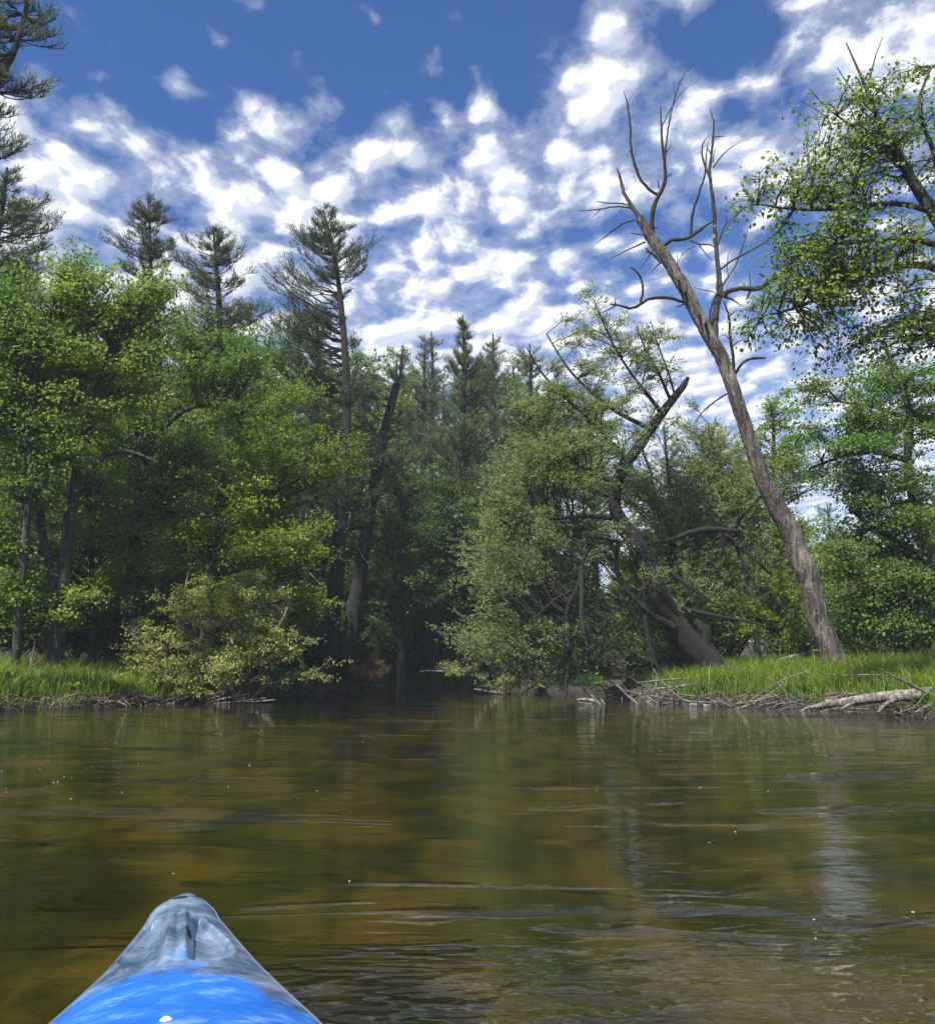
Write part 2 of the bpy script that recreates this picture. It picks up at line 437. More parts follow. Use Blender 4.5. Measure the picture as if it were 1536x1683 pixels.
def height(x, y):
    x = np.asarray(x, float); y = np.asarray(y, float)
    sd = river_sd(x, y) + .12*vnoise(x, y, 2.2, 3)
    o = -sd
    bed = -.06-.55*sstep(sd, 0, 3.5)-.28*sstep(sd, 3, 8)+.10*vnoise(x, y, .8, 5)*sstep(sd, .5, 3)
    land = -.06+.46*sstep(o, 0.0, .45)+.42*sstep(o, .4, 4.0)+.06*vnoise(x, y, .9, 8)*sstep(o, .3, 2)
    hl = 1-sstep(x, 2.0, 14.0)
    hs = np.maximum(0, (y-35.0)+np.maximum(0, -x-9)*.35)
    hill = hl*15*(1-np.exp(-hs*.045))*sstep(o, 1.5, 8) + (1-hl)*4*(1-np.exp(-np.maximum(0, y-48)*.03))
    return np.where(sd > 0, bed, land+hill)
def z_at(x, y): return float(height(np.array([x]), np.array([y]))[0])

def axis(lo, hi, c, fine, n):
    u = np.linspace(-1, 1, n); s = np.sinh(u*4.2)/math.sinh(4.2)
    v = np.where(s < 0, c+s*(c-lo), c+s*(hi-c))
    return v
gx = np.unique(np.concatenate([np.arange(-20, 20, .28), -20-np.geomspace(.3, 500, 30), 20+np.geomspace(.3, 500, 30)]))
gy = np.unique(np.concatenate([np.arange(-4, 50, .3), -4-np.geomspace(.4, 400, 22), 50+np.geomspace(.4, 600, 36)]))
GX, GY = np.meshgrid(gx, gy)
GZ = height(GX, GY)
V = np.stack([GX, GY, GZ], -1).reshape(-1, 3); nx, ny = len(gx), len(gy)
ii = np.arange(nx*ny).reshape(ny, nx)
Q = np.stack([ii[:-1, :-1], ii[:-1, 1:], ii[1:, 1:], ii[1:, :-1]], -1).reshape(-1, 4)
m, nt = new_mat('forest_floor')
g = nt.n('ShaderNodeNewGeometry'); sp_ = nt.n('ShaderNodeSeparateXYZ'); nt.link(g.outputs['Position'], sp_.inputs[0])
pz = sp_.outputs[2]
l1 = nt.noise(g.outputs['Position'], 9, 6, .7); l2 = nt.noise(g.outputs['Position'], .6, 3)
litter = nt.mix(nt.smooth(l1, .35, .65), (.02, .015, .009), (.065, .042, .025))
litter = nt.mix(nt.smooth(l2, .48, .6, 0, .7), litter, (.035, .055, .016))
mud = nt.mix(nt.smooth(l1, .35, .65), (.014, .011, .008), (.035, .028, .02))
bp = nt.mapping(g.outputs['Position'], (1.0, .55, 1))
b1 = nt.noise(bp, .9, 4, .55, .8); b2 = nt.noise(bp, 3.0, 4, .6)
bed = nt.mix(nt.smooth(b1, .38, .64), (.022, .031, .009), (.205, .178, .048))
bed = nt.mix(nt.smooth(b2, .35, .7, 0, .3), bed, (.07, .065, .018))
for (wx, wy), wr_ in ((tuple(ground_pt(930, 1640, 0)[:2]), 1.5), (tuple(ground_pt(1300, 1600, 0)[:2]), 1.1), (tuple(ground_pt(560, 1420, 0)[:2]), .9)):   # weed-coloured dark patches added to the bed so sky reflections stand out
    wd_ = nt.math('ADD', nt.vmath('DISTANCE', nt.vmath('MULTIPLY', g.outputs['Position'], (1, 1, 0)), (wx, wy+.35, 0)), nt.math('MULTIPLY', nt.math('SUBTRACT', nt.noise(g.outputs['Position'], 2.2, 4, .6), .5), 1.6))
    bed = nt.mix(nt.smooth(wd_, wr_*.55, wr_, .85, 0), bed, (.016, .022, .007))
land = nt.mix(nt.smooth(pz, .25, .55), mud, litter)
col = nt.mix(nt.smooth(pz, -.14, -.04), bed, land)
p = nt.n('ShaderNodeBsdfPrincipled'); nt.link(col, p.inputs['Base Color']); p.inputs['Roughness'].default_value = .95
b = nt.n('ShaderNodeBump'); b.inputs['Strength'].default_value = .7; b.inputs['Distance'].default_value = .08
nt.link(l1, b.inputs['Height']); nt.link(b.outputs[0], p.inputs['Normal']); out(nt, p.outputs[0])
gr = link('ground', mesh_from('ground', V, [Q], [m])); tag(gr, kind='structure')

# ------------------------------------------------------------------ water
m, nt = new_mat('river_water')
g = nt.n('ShaderNodeNewGeometry'); pos = g.outputs['Position']
sx = nt.n('ShaderNodeSeparateXYZ'); nt.link(pos, sx.inputs[0])
# gentle current ripples, wider than long
r1 = nt.noise(nt.mapping(pos, (.55, 1.6, 1), (0, 0, .1)), 1.6, 3, .5, .5)
r2 = nt.noise(nt.mapping(pos, (.8, 2.2, 1), (0, 0, -.12)), 6.5, 3, .55, .4)
r3 = nt.noise(nt.mapping(pos, (1.0, 2.0, 1), (0, 0, .3)), 22, 2, .5)
# patches where the current breaks up
pt = nt.noise(nt.mapping(pos, (.35, 1.3, 1), (0, 0, .08), (2.3, 5.1, 0)), .9, 3, .6, .6)
patch = nt.smooth(pt, .57, .66)
# ripples spreading from the paddle stroke beside the bow
wake_c = ground_pt(760, 1720, 0)
dist = nt.vmath('DISTANCE', pos, tuple(wake_c))
wd = nt.math('ADD', dist, nt.math('MULTIPLY', nt.noise(pos, 2.2, 3, .6, .6), .45))
ring = nt.math('SINE', nt.math('MULTIPLY', wd, 58.0))
near = nt.smooth(dist, .45, 1.15, 1.0, 0.0)
wk2 = ground_pt(1230, 1660, 0)
d2 = nt.vmath('DISTANCE', pos, tuple(wk2)); near2 = nt.smooth(d2, .2, 1.0, 1.0, 0.0)
nearw = nt.math('MAXIMUM', near, near2)
rn = nt.noise(nt.mapping(pos, (.55, 1.5, 1), (0, 0, .12), (1.3, .4, 0)), 6.0, 1.5, .4, 1.1)
h = nt.math('ADD', nt.math('MULTIPLY', r1, .016), nt.math('MULTIPLY', nt.math('MULTIPLY', rn, nearw), .060))
h = nt.math('ADD', h, nt.math('MULTIPLY', nt.math('MULTIPLY', r2, nt.math('ADD', .22, nt.math('MULTIPLY', nt.math('MAXIMUM', patch, nt.math('MULTIPLY', nearw, .35)), 3.4))), .011))
h = nt.math('ADD', h, nt.math('MULTIPLY', nt.math('MULTIPLY', r3, nt.math('ADD', .2, nt.math('MULTIPLY', patch, 6.0))), .003))
h = nt.math('ADD', h, nt.math('MULTIPLY', nt.math('MULTIPLY', ring, near), .0022))
bmp = nt.n('ShaderNodeBump'); bmp.inputs['Strength'].default_value = 1.0; bmp.inputs['Distance'].default_value = 1.0
nt.link(h, bmp.inputs['Height'])
fr = nt.n('ShaderNodeFresnel'); fr.inputs['IOR'].default_value = 1.6; nt.link(bmp.outputs[0], fr.inputs['Normal'])
gl = nt.n('ShaderNodeBsdfGlossy'); gl.inputs['Roughness'].default_value = .02; gl.inputs['Color'].default_value = (.97, .98, 1, 1)
nt.link(bmp.outputs[0], gl.inputs['Normal'])
tp = nt.n('ShaderNodeBsdfTransparent'); tp.inputs[0].default_value = (.68, .61, .34, 1)
df = nt.n('ShaderNodeBsdfDiffuse'); df.inputs[0].default_value = (.016, .018, .006, 1)
m1 = nt.n('ShaderNodeMixShader'); m1.inputs[0].default_value = .2; nt.link(tp.outputs[0], m1.inputs[1]); nt.link(df.outputs[0], m1.inputs[2])
m2 = nt.n('ShaderNodeMixShader'); nt.link(fr.outputs[0], m2.inputs[0]); nt.link(m1.outputs[0], m2.inputs[1]); nt.link(gl.outputs[0], m2.inputs[2])
out(nt, m2.outputs[0])
V = np.array([(-25, -60, 0), (60, -60, 0), (60, 60, 0), (-25, 60, 0)], float)
wt = link('water', mesh_from('water', V, [np.array([[0, 1, 2, 3]])], [m])); tag(wt, kind='structure')

# ------------------------------------------------------------------ faint scattering volume added to lift the dark gaps of the wood
m = bpy.data.materials.new('fill_haze'); m.use_nodes = True; nt = NT(m.node_tree)
pv = nt.n('ShaderNodeVolumePrincipled'); pv.inputs['Color'].default_value = (.80, .88, 1, 1); pv.inputs['Density'].default_value = .0006; pv.inputs['Anisotropy'].default_value = 0.0
ho = nt.n('ShaderNodeOutputMaterial'); nt.link(pv.outputs[0], ho.inputs['Volume'])
xa, xb, ya, yb, za, zb = -525.0, 525.0, -425.0, 655.0, -3.0, 48.0
V = np.array([(x, y, z) for x in (xa, xb) for y in (ya, yb) for z in (za, zb)])
Fq = np.array([[0, 1, 3, 2], [4, 6, 7, 5], [0, 4, 5, 1], [2, 3, 7, 6], [0, 2, 6, 4], [1, 5, 7, 3]])
hz = link('fill_haze', mesh_from('fill_haze', V, [Fq], [m], None, False)); tag(hz, 'thin scattering volume added to lift the dark shade under the trees', 'fill_haze', kind='stuff')

# ------------------------------------------------------------------ trees
def pxblob(px, py, rx, ry, Y, dy=None, wgt=1.0, off=0.0):
    c = at(px, py, Y+off); k = np.linalg.norm(c-np.array([0, 0, H]))/F
    return (c, np.array([rx*k, (dy if dy is not None else rx*k*.9), ry*k]), wgt*rx*ry/10000.0)

def skeleton(paths):
    S, R = [], []
    for Pp, Rr in paths:
        L = np.linalg.norm(np.diff(Pp, axis=0), axis=1).sum(); n = max(4, int(L/.35))
        q, r = resample(Pp, Rr, n); S.append(q); R.append(r)
    return np.concatenate(S), np.concatenate(R)

def ground_base(path, r):
    """extend the first point down into the ground"""
    b = path[0].copy(); z = z_at(b[0], b[1])
    if z < b[2]+.3:
        t = np.array([b[0], b[1], z-.15]); path = np.concatenate([[t], path]); r = np.concatenate([[r[0]*1.25], r])
    return path, r

def tree(name, label, paths, blobs, kind, leafmat, barkmat, nb, nt, nl, seed, group=None, cat='tree', skel_skip=0.0, extra=None, ground=True, **kw):
    r = np.random.default_rng(seed)
    P0, R0 = paths[0]
    if ground: P0, R0 = ground_base(P0, R0)
    paths = [(P0, R0)] + list(paths[1:])
    base = P0[0].copy()
    root = empty(name, base); tag(root, label, cat, group)
    tg = Geo(); cg = Geo()
    for i, (Pp, Rr) in enumerate(paths):
        limb(tg, Pp, Rr, .12 if i == 0 else .3, 20 if i == 0 else 6, .07, rough=.025, ridge=.035 if i == 0 else 0)
    S, Sr = skeleton(paths)
    if skel_skip > 0:
        zt = S[:, 2].min()+(S[:, 2].max()-S[:, 2].min())*skel_skip; kp = S[:, 2] > zt; S, Sr = S[kp], Sr[kp]
    foliage(tg, cg, S, Sr, blobs, kind, nb, nt, nl, r, **kw)
    if extra: extra(tg, cg, S, Sr, r)
    link('trunk', tg.mesh('trunk', [BARK[barkmat]], base), root)
    link('crown', cg.mesh('crown', [LEAF[leafmat], BARK[barkmat]], base), root)
    return root

def copy_tree(root, loc, s, rot, label, group=None, tilt=0.0, sz=None):
    c = root.copy(); COL.objects.link(c); c.location = [float(v) for v in loc]
    c.scale = (s, s, sz if sz else s); c.rotation_euler = (tilt, tilt*.5, rot); c['label'] = label
    if group: c['group'] = group
    elif 'group' in c: del c['group']
    for ch in root.children:
        d = ch.copy(); COL.objects.link(d); d.parent = c
    return c

def T(pts, Y, **k): return trace(pts, Y, **k)

# --- the tall white pine in the middle
Y0 = 37
pa = T([(538, 1112, 15), (546, 1010, 14), (556, 920, 12), (563, 820, 10.5), (568, 740, 9), (570, 660, 7.5), (568, 600, 6.5), (564, 540, 5.5), (558, 480, 4.5), (552, 430, 3.5), (541, 380, 2.5), (531, 345, 1.3)], Y0)
B = lambda *a, **k: pxblob(*a, **k)
tree('white_pine', 'tallest straight white pine in the middle, dark trunk rising from the far bank', [pa],
     [B(535, 385, 42, 48, Y0, wgt=1.5), B(480, 400, 22, 26, Y0), B(535, 700, 60, 50, Y0, wgt=.5), B(595, 640, 45, 35, Y0, wgt=.5), B(600, 700, 45, 30, Y0, wgt=.3), B(530, 780, 50, 40, Y0, wgt=.3), B(590, 420, 28, 32, Y0), B(550, 440, 55, 28, Y0), B(470, 455, 38, 18, Y0), B(505, 520, 62, 34, Y0, wgt=1.3), B(460, 540, 30, 26, Y0),
      B(480, 590, 60, 26, Y0, wgt=1.0), B(585, 560, 10, 22, Y0, wgt=.8), B(500, 650, 60, 30, Y0, wgt=.5), B(540, 480, 30, 40, Y0, wgt=.6), B(600, 830, 35, 40, Y0, wgt=.5), B(615, 740, 30, 25, Y0, wgt=.35)],
     'pine', 'pine', 'pine', 260, 16, 26, 11, k=.45, size=1.15, t0=.35)
# --- leaning broken pine just right of it
Y0 = 40
pa = T([(570, 1100, 13), (580, 1010, 12), (594, 920, 11), (608, 840, 10), (622, 765, 9), (634, 700, 8), (644, 660, 7), (652, 632, 6.5)], Y0)
pb = T([(634, 690, 4), (655, 640, 3), (678, 612, 2)], Y0)
tree('white_pine', 'leaning pine with a snapped bare top just right of the tallest pine', [pa],
     [B(665, 690, 50, 18, Y0), B(650, 605, 42, 14, Y0, wgt=.8), B(600, 650, 26, 34, Y0), B(615, 730, 45, 40, Y0), B(640, 800, 55, 50, Y0, wgt=.8), B(590, 880, 45, 40, Y0, wgt=.6)],
     'pine', 'pine', 'pine', 100, 14, 24, 12, k=.2, size=1.15)
# --- pine left of it
Y0 = 39
pa = T([(480, 1060, 13), (488, 960, 12), (500, 860, 10.5), (508, 780, 9.5), (516, 700, 8), (521, 640, 6.5), (524, 580, 4.5), (520, 520, 2.5)], Y0)
tree('white_pine', 'pine with a dense dark top and bare grey lower trunk left of the tallest pine', [pa],
     [B(510, 540, 42, 42, Y0, wgt=1.4), B(500, 610, 60, 30, Y0, wgt=1.2), B(550, 650, 40, 25, Y0), B(450, 620, 30, 20, Y0), B(530, 740, 50, 40, Y0, wgt=.6), B(560, 810, 50, 40, Y0, wgt=.5)],
     'pine', 'pine', 'pine', 100, 15, 24, 13, k=.2, size=1.15)
# --- slim pine right of the gap
Y0 = 46
pa = T([(752, 980, 9), (754, 900, 8.5), (757, 800, 7), (760, 700, 5.5), (762, 620, 4), (762, 560, 2.6), (760, 518, 1.2)], Y0)
tree('white_pine', 'slim pine with upswept open branches standing right of the sky gap', [pa],
     [B(761, 545, 11, 30, Y0, wgt=1.8), B(762, 585, 20, 20, Y0, wgt=1.5), B(745, 600, 16, 20, Y0), B(792, 605, 32, 28, Y0, wgt=1.3), B(765, 650, 45, 26, Y0, wgt=.9), B(800, 640, 24, 20, Y0), B(760, 720, 60, 40, Y0, wgt=.9), B(770, 800, 70, 50, Y0, wgt=.9)],
     'pine', 'pine', 'pine', 270, 14, 28, 14, k=.75, size=1.3)
Y0 = 50
pa = T([(726, 1000, 7), (728, 850, 6), (730, 740, 4), (729, 680, 2.4), (727, 640, 1)], Y0)
pine_b = tree('white_pine', 'small pointed pine just left of the slim open pine', [pa],
     [B(728, 675, 22, 34, Y0, wgt=1.5), B(728, 740, 45, 40, Y0), B(728, 820, 60, 45, Y0)],
     'pine', 'pine', 'pine', 140, 14, 24, 15, k=.3, size=1.35)
Y0 = 44
pa = T([(872, 1000, 8), (872, 800, 6), (872, 680, 4), (872, 600, 2), (870, 565, 1)], Y0)
tree('white_pine', 'soft rounded pine top rising behind the left side of the willow', [pa],
     [B(870, 600, 32, 34, Y0, wgt=1.2), B(860, 670, 50, 45, Y0), B(865, 760, 60, 60, Y0)],
     'pine', 'pine', 'pine', 150, 14, 24, 16, k=.4, size=1.35)
# --- left hand pines above the maples
Y0 = 36
pa = T([(238, 1000, 11), (240, 850, 10), (244, 700, 8), (248, 560, 5.5), (248, 450, 3.6), (246, 380, 2.2), (243, 325, 1)], Y0)
pine_a = tree('white_pine', 'narrow pine top poking above the maples, leftmost of the two neighbouring tops', [pa],
     [B(243, 365, 32, 38, Y0, wgt=1.6), B(215, 400, 32, 18, Y0), B(258, 410, 36, 22, Y0), B(240, 440, 50, 22, Y0, wgt=.5), B(250, 520, 60, 50, Y0, wgt=.5), B(245, 600, 60, 50, Y0, wgt=.4)],
     'pine', 'pine', 'pine', 160, 14, 26, 17, k=.3, size=1.15)
Y0 = 36
pa = T([(372, 1000, 11), (372, 850, 10), (368, 720, 8.5), (364, 600, 7), (360, 500, 5), (355, 430, 3), (350, 372, 1.2)], Y0)
tree('white_pine', 'bushy dark pine with drooping side boughs left of the tallest pine', [pa],
     [B(350, 405, 28, 38, Y0, wgt=1.6), B(300, 410, 26, 22, Y0), B(390, 425, 18, 20, Y0), B(400, 465, 36, 18, Y0), B(325, 460, 45, 30, Y0), B(345, 520, 60, 35, Y0, wgt=.9), B(410, 515, 30, 20, Y0), B(360, 600, 60, 50, Y0, wgt=.5), B(310, 560, 50, 45, Y0, wgt=.8)],
     'pine', 'pine', 'pine', 200, 15, 26, 18, k=.3, size=1.15)
# --- far left pines
Y0 = 27
pa = T([(-60, 1090, 24), (-55, 800, 20), (-40, 560, 15), (-15, 420, 10), (5, 330, 5), (12, 275, 2)], Y0)
tree('white_pine', 'broad dark pine crown at the left edge below the high hanging boughs', [pa],
     [B(15, 310, 28, 32, Y0, wgt=1.2), B(55, 350, 42, 30, Y0, wgt=1.3), B(30, 400, 65, 35, Y0, wgt=1.3), B(20, 470, 70, 45, Y0), B(-50, 420, 60, 60, Y0), B(60, 430, 30, 30, Y0)],
     'pine', 'pine', 'pine', 150, 15, 28, 19, k=.1, size=1.15)
Y0 = 20
pa = T([(-230, 1120, 34), (-200, 800, 28), (-130, 500, 20), (-60, 280, 13), (-5, 140, 8), (25, 80, 5.5), (42, 20, 4), (48, -40, 2.5)], Y0)
tree('white_pine', 'near pine leaning in from the left edge with flat tufted boughs high up', [pa],
     [B(20, 20, 45, 22, Y0, wgt=1.2), B(80, 25, 22, 8, Y0, wgt=1.5), B(80, 62, 28, 10, Y0, wgt=2), B(40, 140, 36, 9, Y0, wgt=1.8), B(35, 240, 30, 9, Y0, wgt=1.6), B(5, 190, 20, 20, Y0, wgt=1), B(-40, 60, 50, 60, Y0), B(-60, 200, 60, 60, Y0, wgt=.8)],
     'pine', 'pine', 'pine', 130, 13, 26, 20, k=.1, size=.95)

# --- left bank maples and beeches
def dtree(label, Y, trunk, blobs, kind='broad', leaf='maple', bark='grey', nb=110, nt_=12, nl=26, seed=1, more=(), name='maple_tree', **kw):
    paths = [T(trunk, Y)] + [T(q, Y) for q in more]
    bl = [pxblob(b[0], b[1], b[2], b[3], Y, wgt=(b[4] if len(b) > 4 else 1), off=(b[5] if len(b) > 5 else 0)) for b in blobs]
    if kind in ('broad', 'maple'): kw.setdefault('flat', .5)
    return tree(name, label, paths, bl, kind, leaf, bark, nb, nt_, nl, seed, **kw)

dec = []
dec.append(dtree('forked grey-barked maple standing on the grassy left bank, foliage rising high', 26,
    [(88, 1100, 14), (98, 1000, 12), (104, 930, 11), (118, 830, 10), (135, 740, 9), (160, 640, 7), (182, 580, 5)],
    [(110, 520, 70, 60, 1.1), (190, 500, 60, 50), (60, 600, 80, 60), (180, 600, 90, 60, 1.1), (100, 700, 90, 60, .8), (130, 450, 40, 26, .7), (250, 480, 40, 30, .8), (120, 990, 40, 50, .6), (60, 850, 60, 60, .4)],
    'maple', 'maple', seed=31, nb=170, nt_=14, nl=30, size=.88, spread=.24, more=[[(98, 1000, 9), (72, 900, 8), (60, 780, 7), (60, 640, 5), (80, 540, 3)], [(120, 820, 5), (150, 760, 5), (200, 735, 4), (260, 760, 2)], [(150, 665, 5), (120, 610, 4), (105, 560, 2)]]))
dec.append(dtree('slender dark-stemmed maple at the left edge of the grassy bank', 25,
    [(25, 1092, 7), (32, 1000, 6.5), (40, 900, 6), (48, 800, 5.5), (54, 700, 4.5), (56, 600, 3)],
    [(30, 540, 60, 60, 1.1), (-10, 650, 60, 70), (60, 720, 60, 60, .8), (10, 800, 50, 60, .6), (20, 960, 50, 60, .5), (0, 880, 50, 40, .5), (10, 470, 40, 30, .6)],
    'maple', 'maple', seed=32, nb=120, nt_=13, nl=28, size=.88, spread=.24))
dec.append(dtree('big leafy maple with arching dark limbs in the middle of the left bank trees', 30,
    [(205, 1080, 11), (215, 980, 10), (222, 880, 9), (232, 780, 8), (250, 690, 7), (262, 620, 5), (260, 540, 3)],
    [(250, 560, 70, 60, 1.2), (320, 620, 80, 60, 1.1), (220, 680, 80, 60), (330, 720, 80, 60, 1.1), (400, 590, 40, 50, .9), (280, 800, 90, 60, .9), (330, 540, 50, 40, .9), (420, 660, 40, 60, .8)],
    'broad', 'maple', seed=33, nb=180, nt_=13, nl=29, size=.95, spread=.22, more=[[(240, 740, 5), (290, 680, 4), (340, 660, 3), (390, 690, 2)], [(250, 690, 4), (300, 620, 3), (350, 570, 2)]]))
dec.append(dtree('yellow-green young maple in full leaf between the left maples and the dark pines', 34,
    [(430, 1060, 8), (435, 950, 7), (440, 850, 6), (445, 760, 5), (450, 690, 3)],
    [(450, 700, 60, 50, 1.2), (430, 780, 70, 60, 1.2), (450, 860, 60, 50), (560, 760, 60, 40, .5), (400, 850, 50, 60, .9), (480, 640, 50, 30, .6), (370, 780, 50, 60, .6)],
    'broad', 'yellow', seed=34, nb=150, nt_=13, nl=26))
dec.append(dtree('leafy young beech leaning above the pale shrub on the left bank', 28.5,
    [(330, 1080, 8), (345, 990, 7), (355, 900, 6), (362, 820, 5), (370, 760, 3)],
    [(360, 820, 80, 60, 1.1), (330, 900, 70, 60, 1), (420, 900, 60, 60, 1), (400, 980, 60, 50, .8), (290, 880, 50, 50, .6)],
    'broad', 'yellow', seed=35, nb=120, nt_=12, nl=24, name='beech_tree'))
dec.append(dtree('low beech with layered sprays over the water right of the tall pine foot', 41,
    [(660, 1105, 7), (655, 1020, 6), (650, 950, 5), (645, 880, 3.5)],
    [(640, 1010, 55, 40, 1.4), (610, 1050, 40, 30, 1), (690, 960, 60, 40, 1.1), (630, 930, 50, 40, .9), (680, 880, 60, 50, 1), (600, 970, 35, 50, .6)],
    'broad', 'beech', seed=36, nb=140, nt_=13, nl=26, flat=.35, name='beech_tree'))
dec.append(dtree('mid-green beech filling the dark corner behind the river bend', 44,
    [(760, 1090, 8), (755, 980, 7), (750, 900, 6), (745, 820, 4)],
    [(740, 900, 70, 50, 1), (780, 960, 60, 50, 1), (740, 1000, 60, 45, .8), (720, 840, 60, 45, .9), (800, 870, 50, 50, .8)],
    'broad', 'dark', seed=37, nb=130, nt_=12, nl=26, flat=.4, name='beech_tree'))
dec.append(dtree('dark leaning tree trunk crossing behind the snapped pine', 43,
    [(712, 960, 8), (700, 900, 8), (676, 850, 7.5), (650, 800, 7), (620, 740, 6.5), (598, 690, 6), (588, 650, 5), (580, 610, 3)],
    [(600, 640, 45, 50, 1), (640, 760, 60, 50, .9), (700, 800, 60, 40, .8)],
    'pine', 'pine', 'pine', seed=38, nb=70, nt_=13, nl=24, name='leaning_tree', size=1.2))

dec.append(dtree('leafy understorey beech with low boughs between the two grey maple trunks', 29,
    [(150, 1090, 6), (152, 1000, 5), (150, 900, 4), (146, 820, 2.5)],
    [(150, 850, 70, 50, 1), (80, 900, 60, 50, 1), (200, 900, 60, 50, .8), (120, 780, 60, 50, .8), (60, 1010, 50, 40, .6), (20, 850, 50, 60, .8), (250, 850, 50, 50, .6)],
    'broad', 'beech', seed=39, nb=120, nt_=12, nl=26, name='beech_tree'))
dec.append(dtree('bright green hazel-like bush filling in behind the pale shrub', 31,
    [(440, 1100, 5), (445, 1020, 4), (450, 950, 3)],
    [(450, 930, 60, 50, 1.1), (480, 1000, 50, 50, 1), (400, 930, 50, 50, .8), (500, 900, 40, 50, .7), (440, 1010, 60, 50, .6)],
    'broad', 'yellow', seed=40, nb=110, nt_=12, nl=26, name='bush', cat='bush'))

# --- the pale shrub leaning over the water on the left
def shrub(label, Y, base, stems, blobs, kind, leaf, nb, nt_, nl, seed, name='shrub', bark='stick', **kw):
    bx, by = base
    paths = []
    for s in stems: paths.append(T([(bx+s[0], by, s[2] if len(s) > 4 else 3)] + [(q[0], q[1], 2.2) for q in s[3]], Y))
    bl = [pxblob(b[0], b[1], b[2], b[3], Y, wgt=(b[4] if len(b) > 4 else 1)) for b in blobs]
    return tree(name, label, paths, bl, kind, leaf, bark, nb, nt_, nl, seed, cat='shrub', **kw)
shrub('wide pale yellow-green shrub leaning over the water from the left bank', 27, (395, 1128),
      [(0, 0, 3, [(430, 1070), (470, 1010), (480, 970)]), (-20, 0, 3, [(380, 1060), (390, 990), (400, 950)]), (-60, 0, 3, [(310, 1060), (300, 990), (310, 940)]),
       (-90, 0, 3, [(270, 1080), (240, 1060), (200, 1030)]), (-40, 0, 3, [(350, 1070), (350, 1000)]), (10, 0, 3, [(450, 1090), (490, 1060)])],
      [(320, 1000, 60, 50, 1.1), (400, 1010, 60, 50, 1.1), (450, 1050, 55, 45, 1.1), (370, 1080, 80, 35, 1.2), (270, 1090, 70, 30, 1), (420, 970, 50, 30, .7), (300, 1120, 90, 18, 1), (235, 1030, 45, 40, .35)],
      'small', 'pale', 300, 11, 18, 41, size=1.05, k=.4, outer=.5, spread=.42)
shrub('pale green bush leaning over the bend at the tip of the fallen branches', 37, (830, 1120),
      [(0, 0, 3, [(800, 1090), (775, 1060)]), (20, 0, 3, [(850, 1080), (860, 1050)]), (-30, 0, 3, [(770, 1105), (725, 1098)])],
      [(790, 1060, 35, 26, 1.2), (840, 1080, 50, 26, 1.2), (770, 1100, 50, 9, 1), (830, 1120, 50, 12, 1), (890, 1105, 45, 20, 1)],
      'small', 'pale', 120, 10, 16, 42, size=1.2, k=.4, spread=.35)
shrub('drooping clump of brown dead needles at the foot of the pines by the water', 37.5, (603, 1132),
      [(0, 0, 3, [(600, 1112), (618, 1100)]), (-10, 0, 3, [(590, 1110), (596, 1098)])],
      [(598, 1115, 22, 16, 1), (626, 1106, 12, 12, .8), (616, 1090, 8, 12, .4)],
      'pine', 'brown', 50, 12, 30, 43, name='dead_bush', size=1.2, k=-.3)

# --- the dead tree
c3 = lambda x, y: (900+x/2.415, 60+y/2.415, 2.415)
YD = 26.0
pa, ra = T([(1380, 1112, 25), (1373, 1092, 20), (1364, 1065, 18), (1352, 1034, 17.5), (1335, 974, 16.5), (1318, 925, 17), (1303, 882, 17), (1278, 835, 15.5), (1254, 791, 13.5), (1238, 745, 12), (1224, 700, 11.5), (1208, 650, 11.5), (1193, 605, 11.5), (1180, 575, 11.5), (1163, 550, 11), (1148, 520, 11), (1135, 495, 11.5), (1118, 463, 11), (1100, 433, 10.5), (1085, 412, 10.5), (1071, 393, 10), (1060, 374, 8.5), (1051, 358, 7)], YD)
pa, ra = ground_base(pa, ra)
dead = empty('dead_tree', pa[0]); tag(dead, 'tall bare dead tree with pale grey trunk leaning left over the right bank', 'dead tree')
g_ = Geo(); limb(g_, pa, ra, .09, 32, .10, rough=.022, ridge=.028)
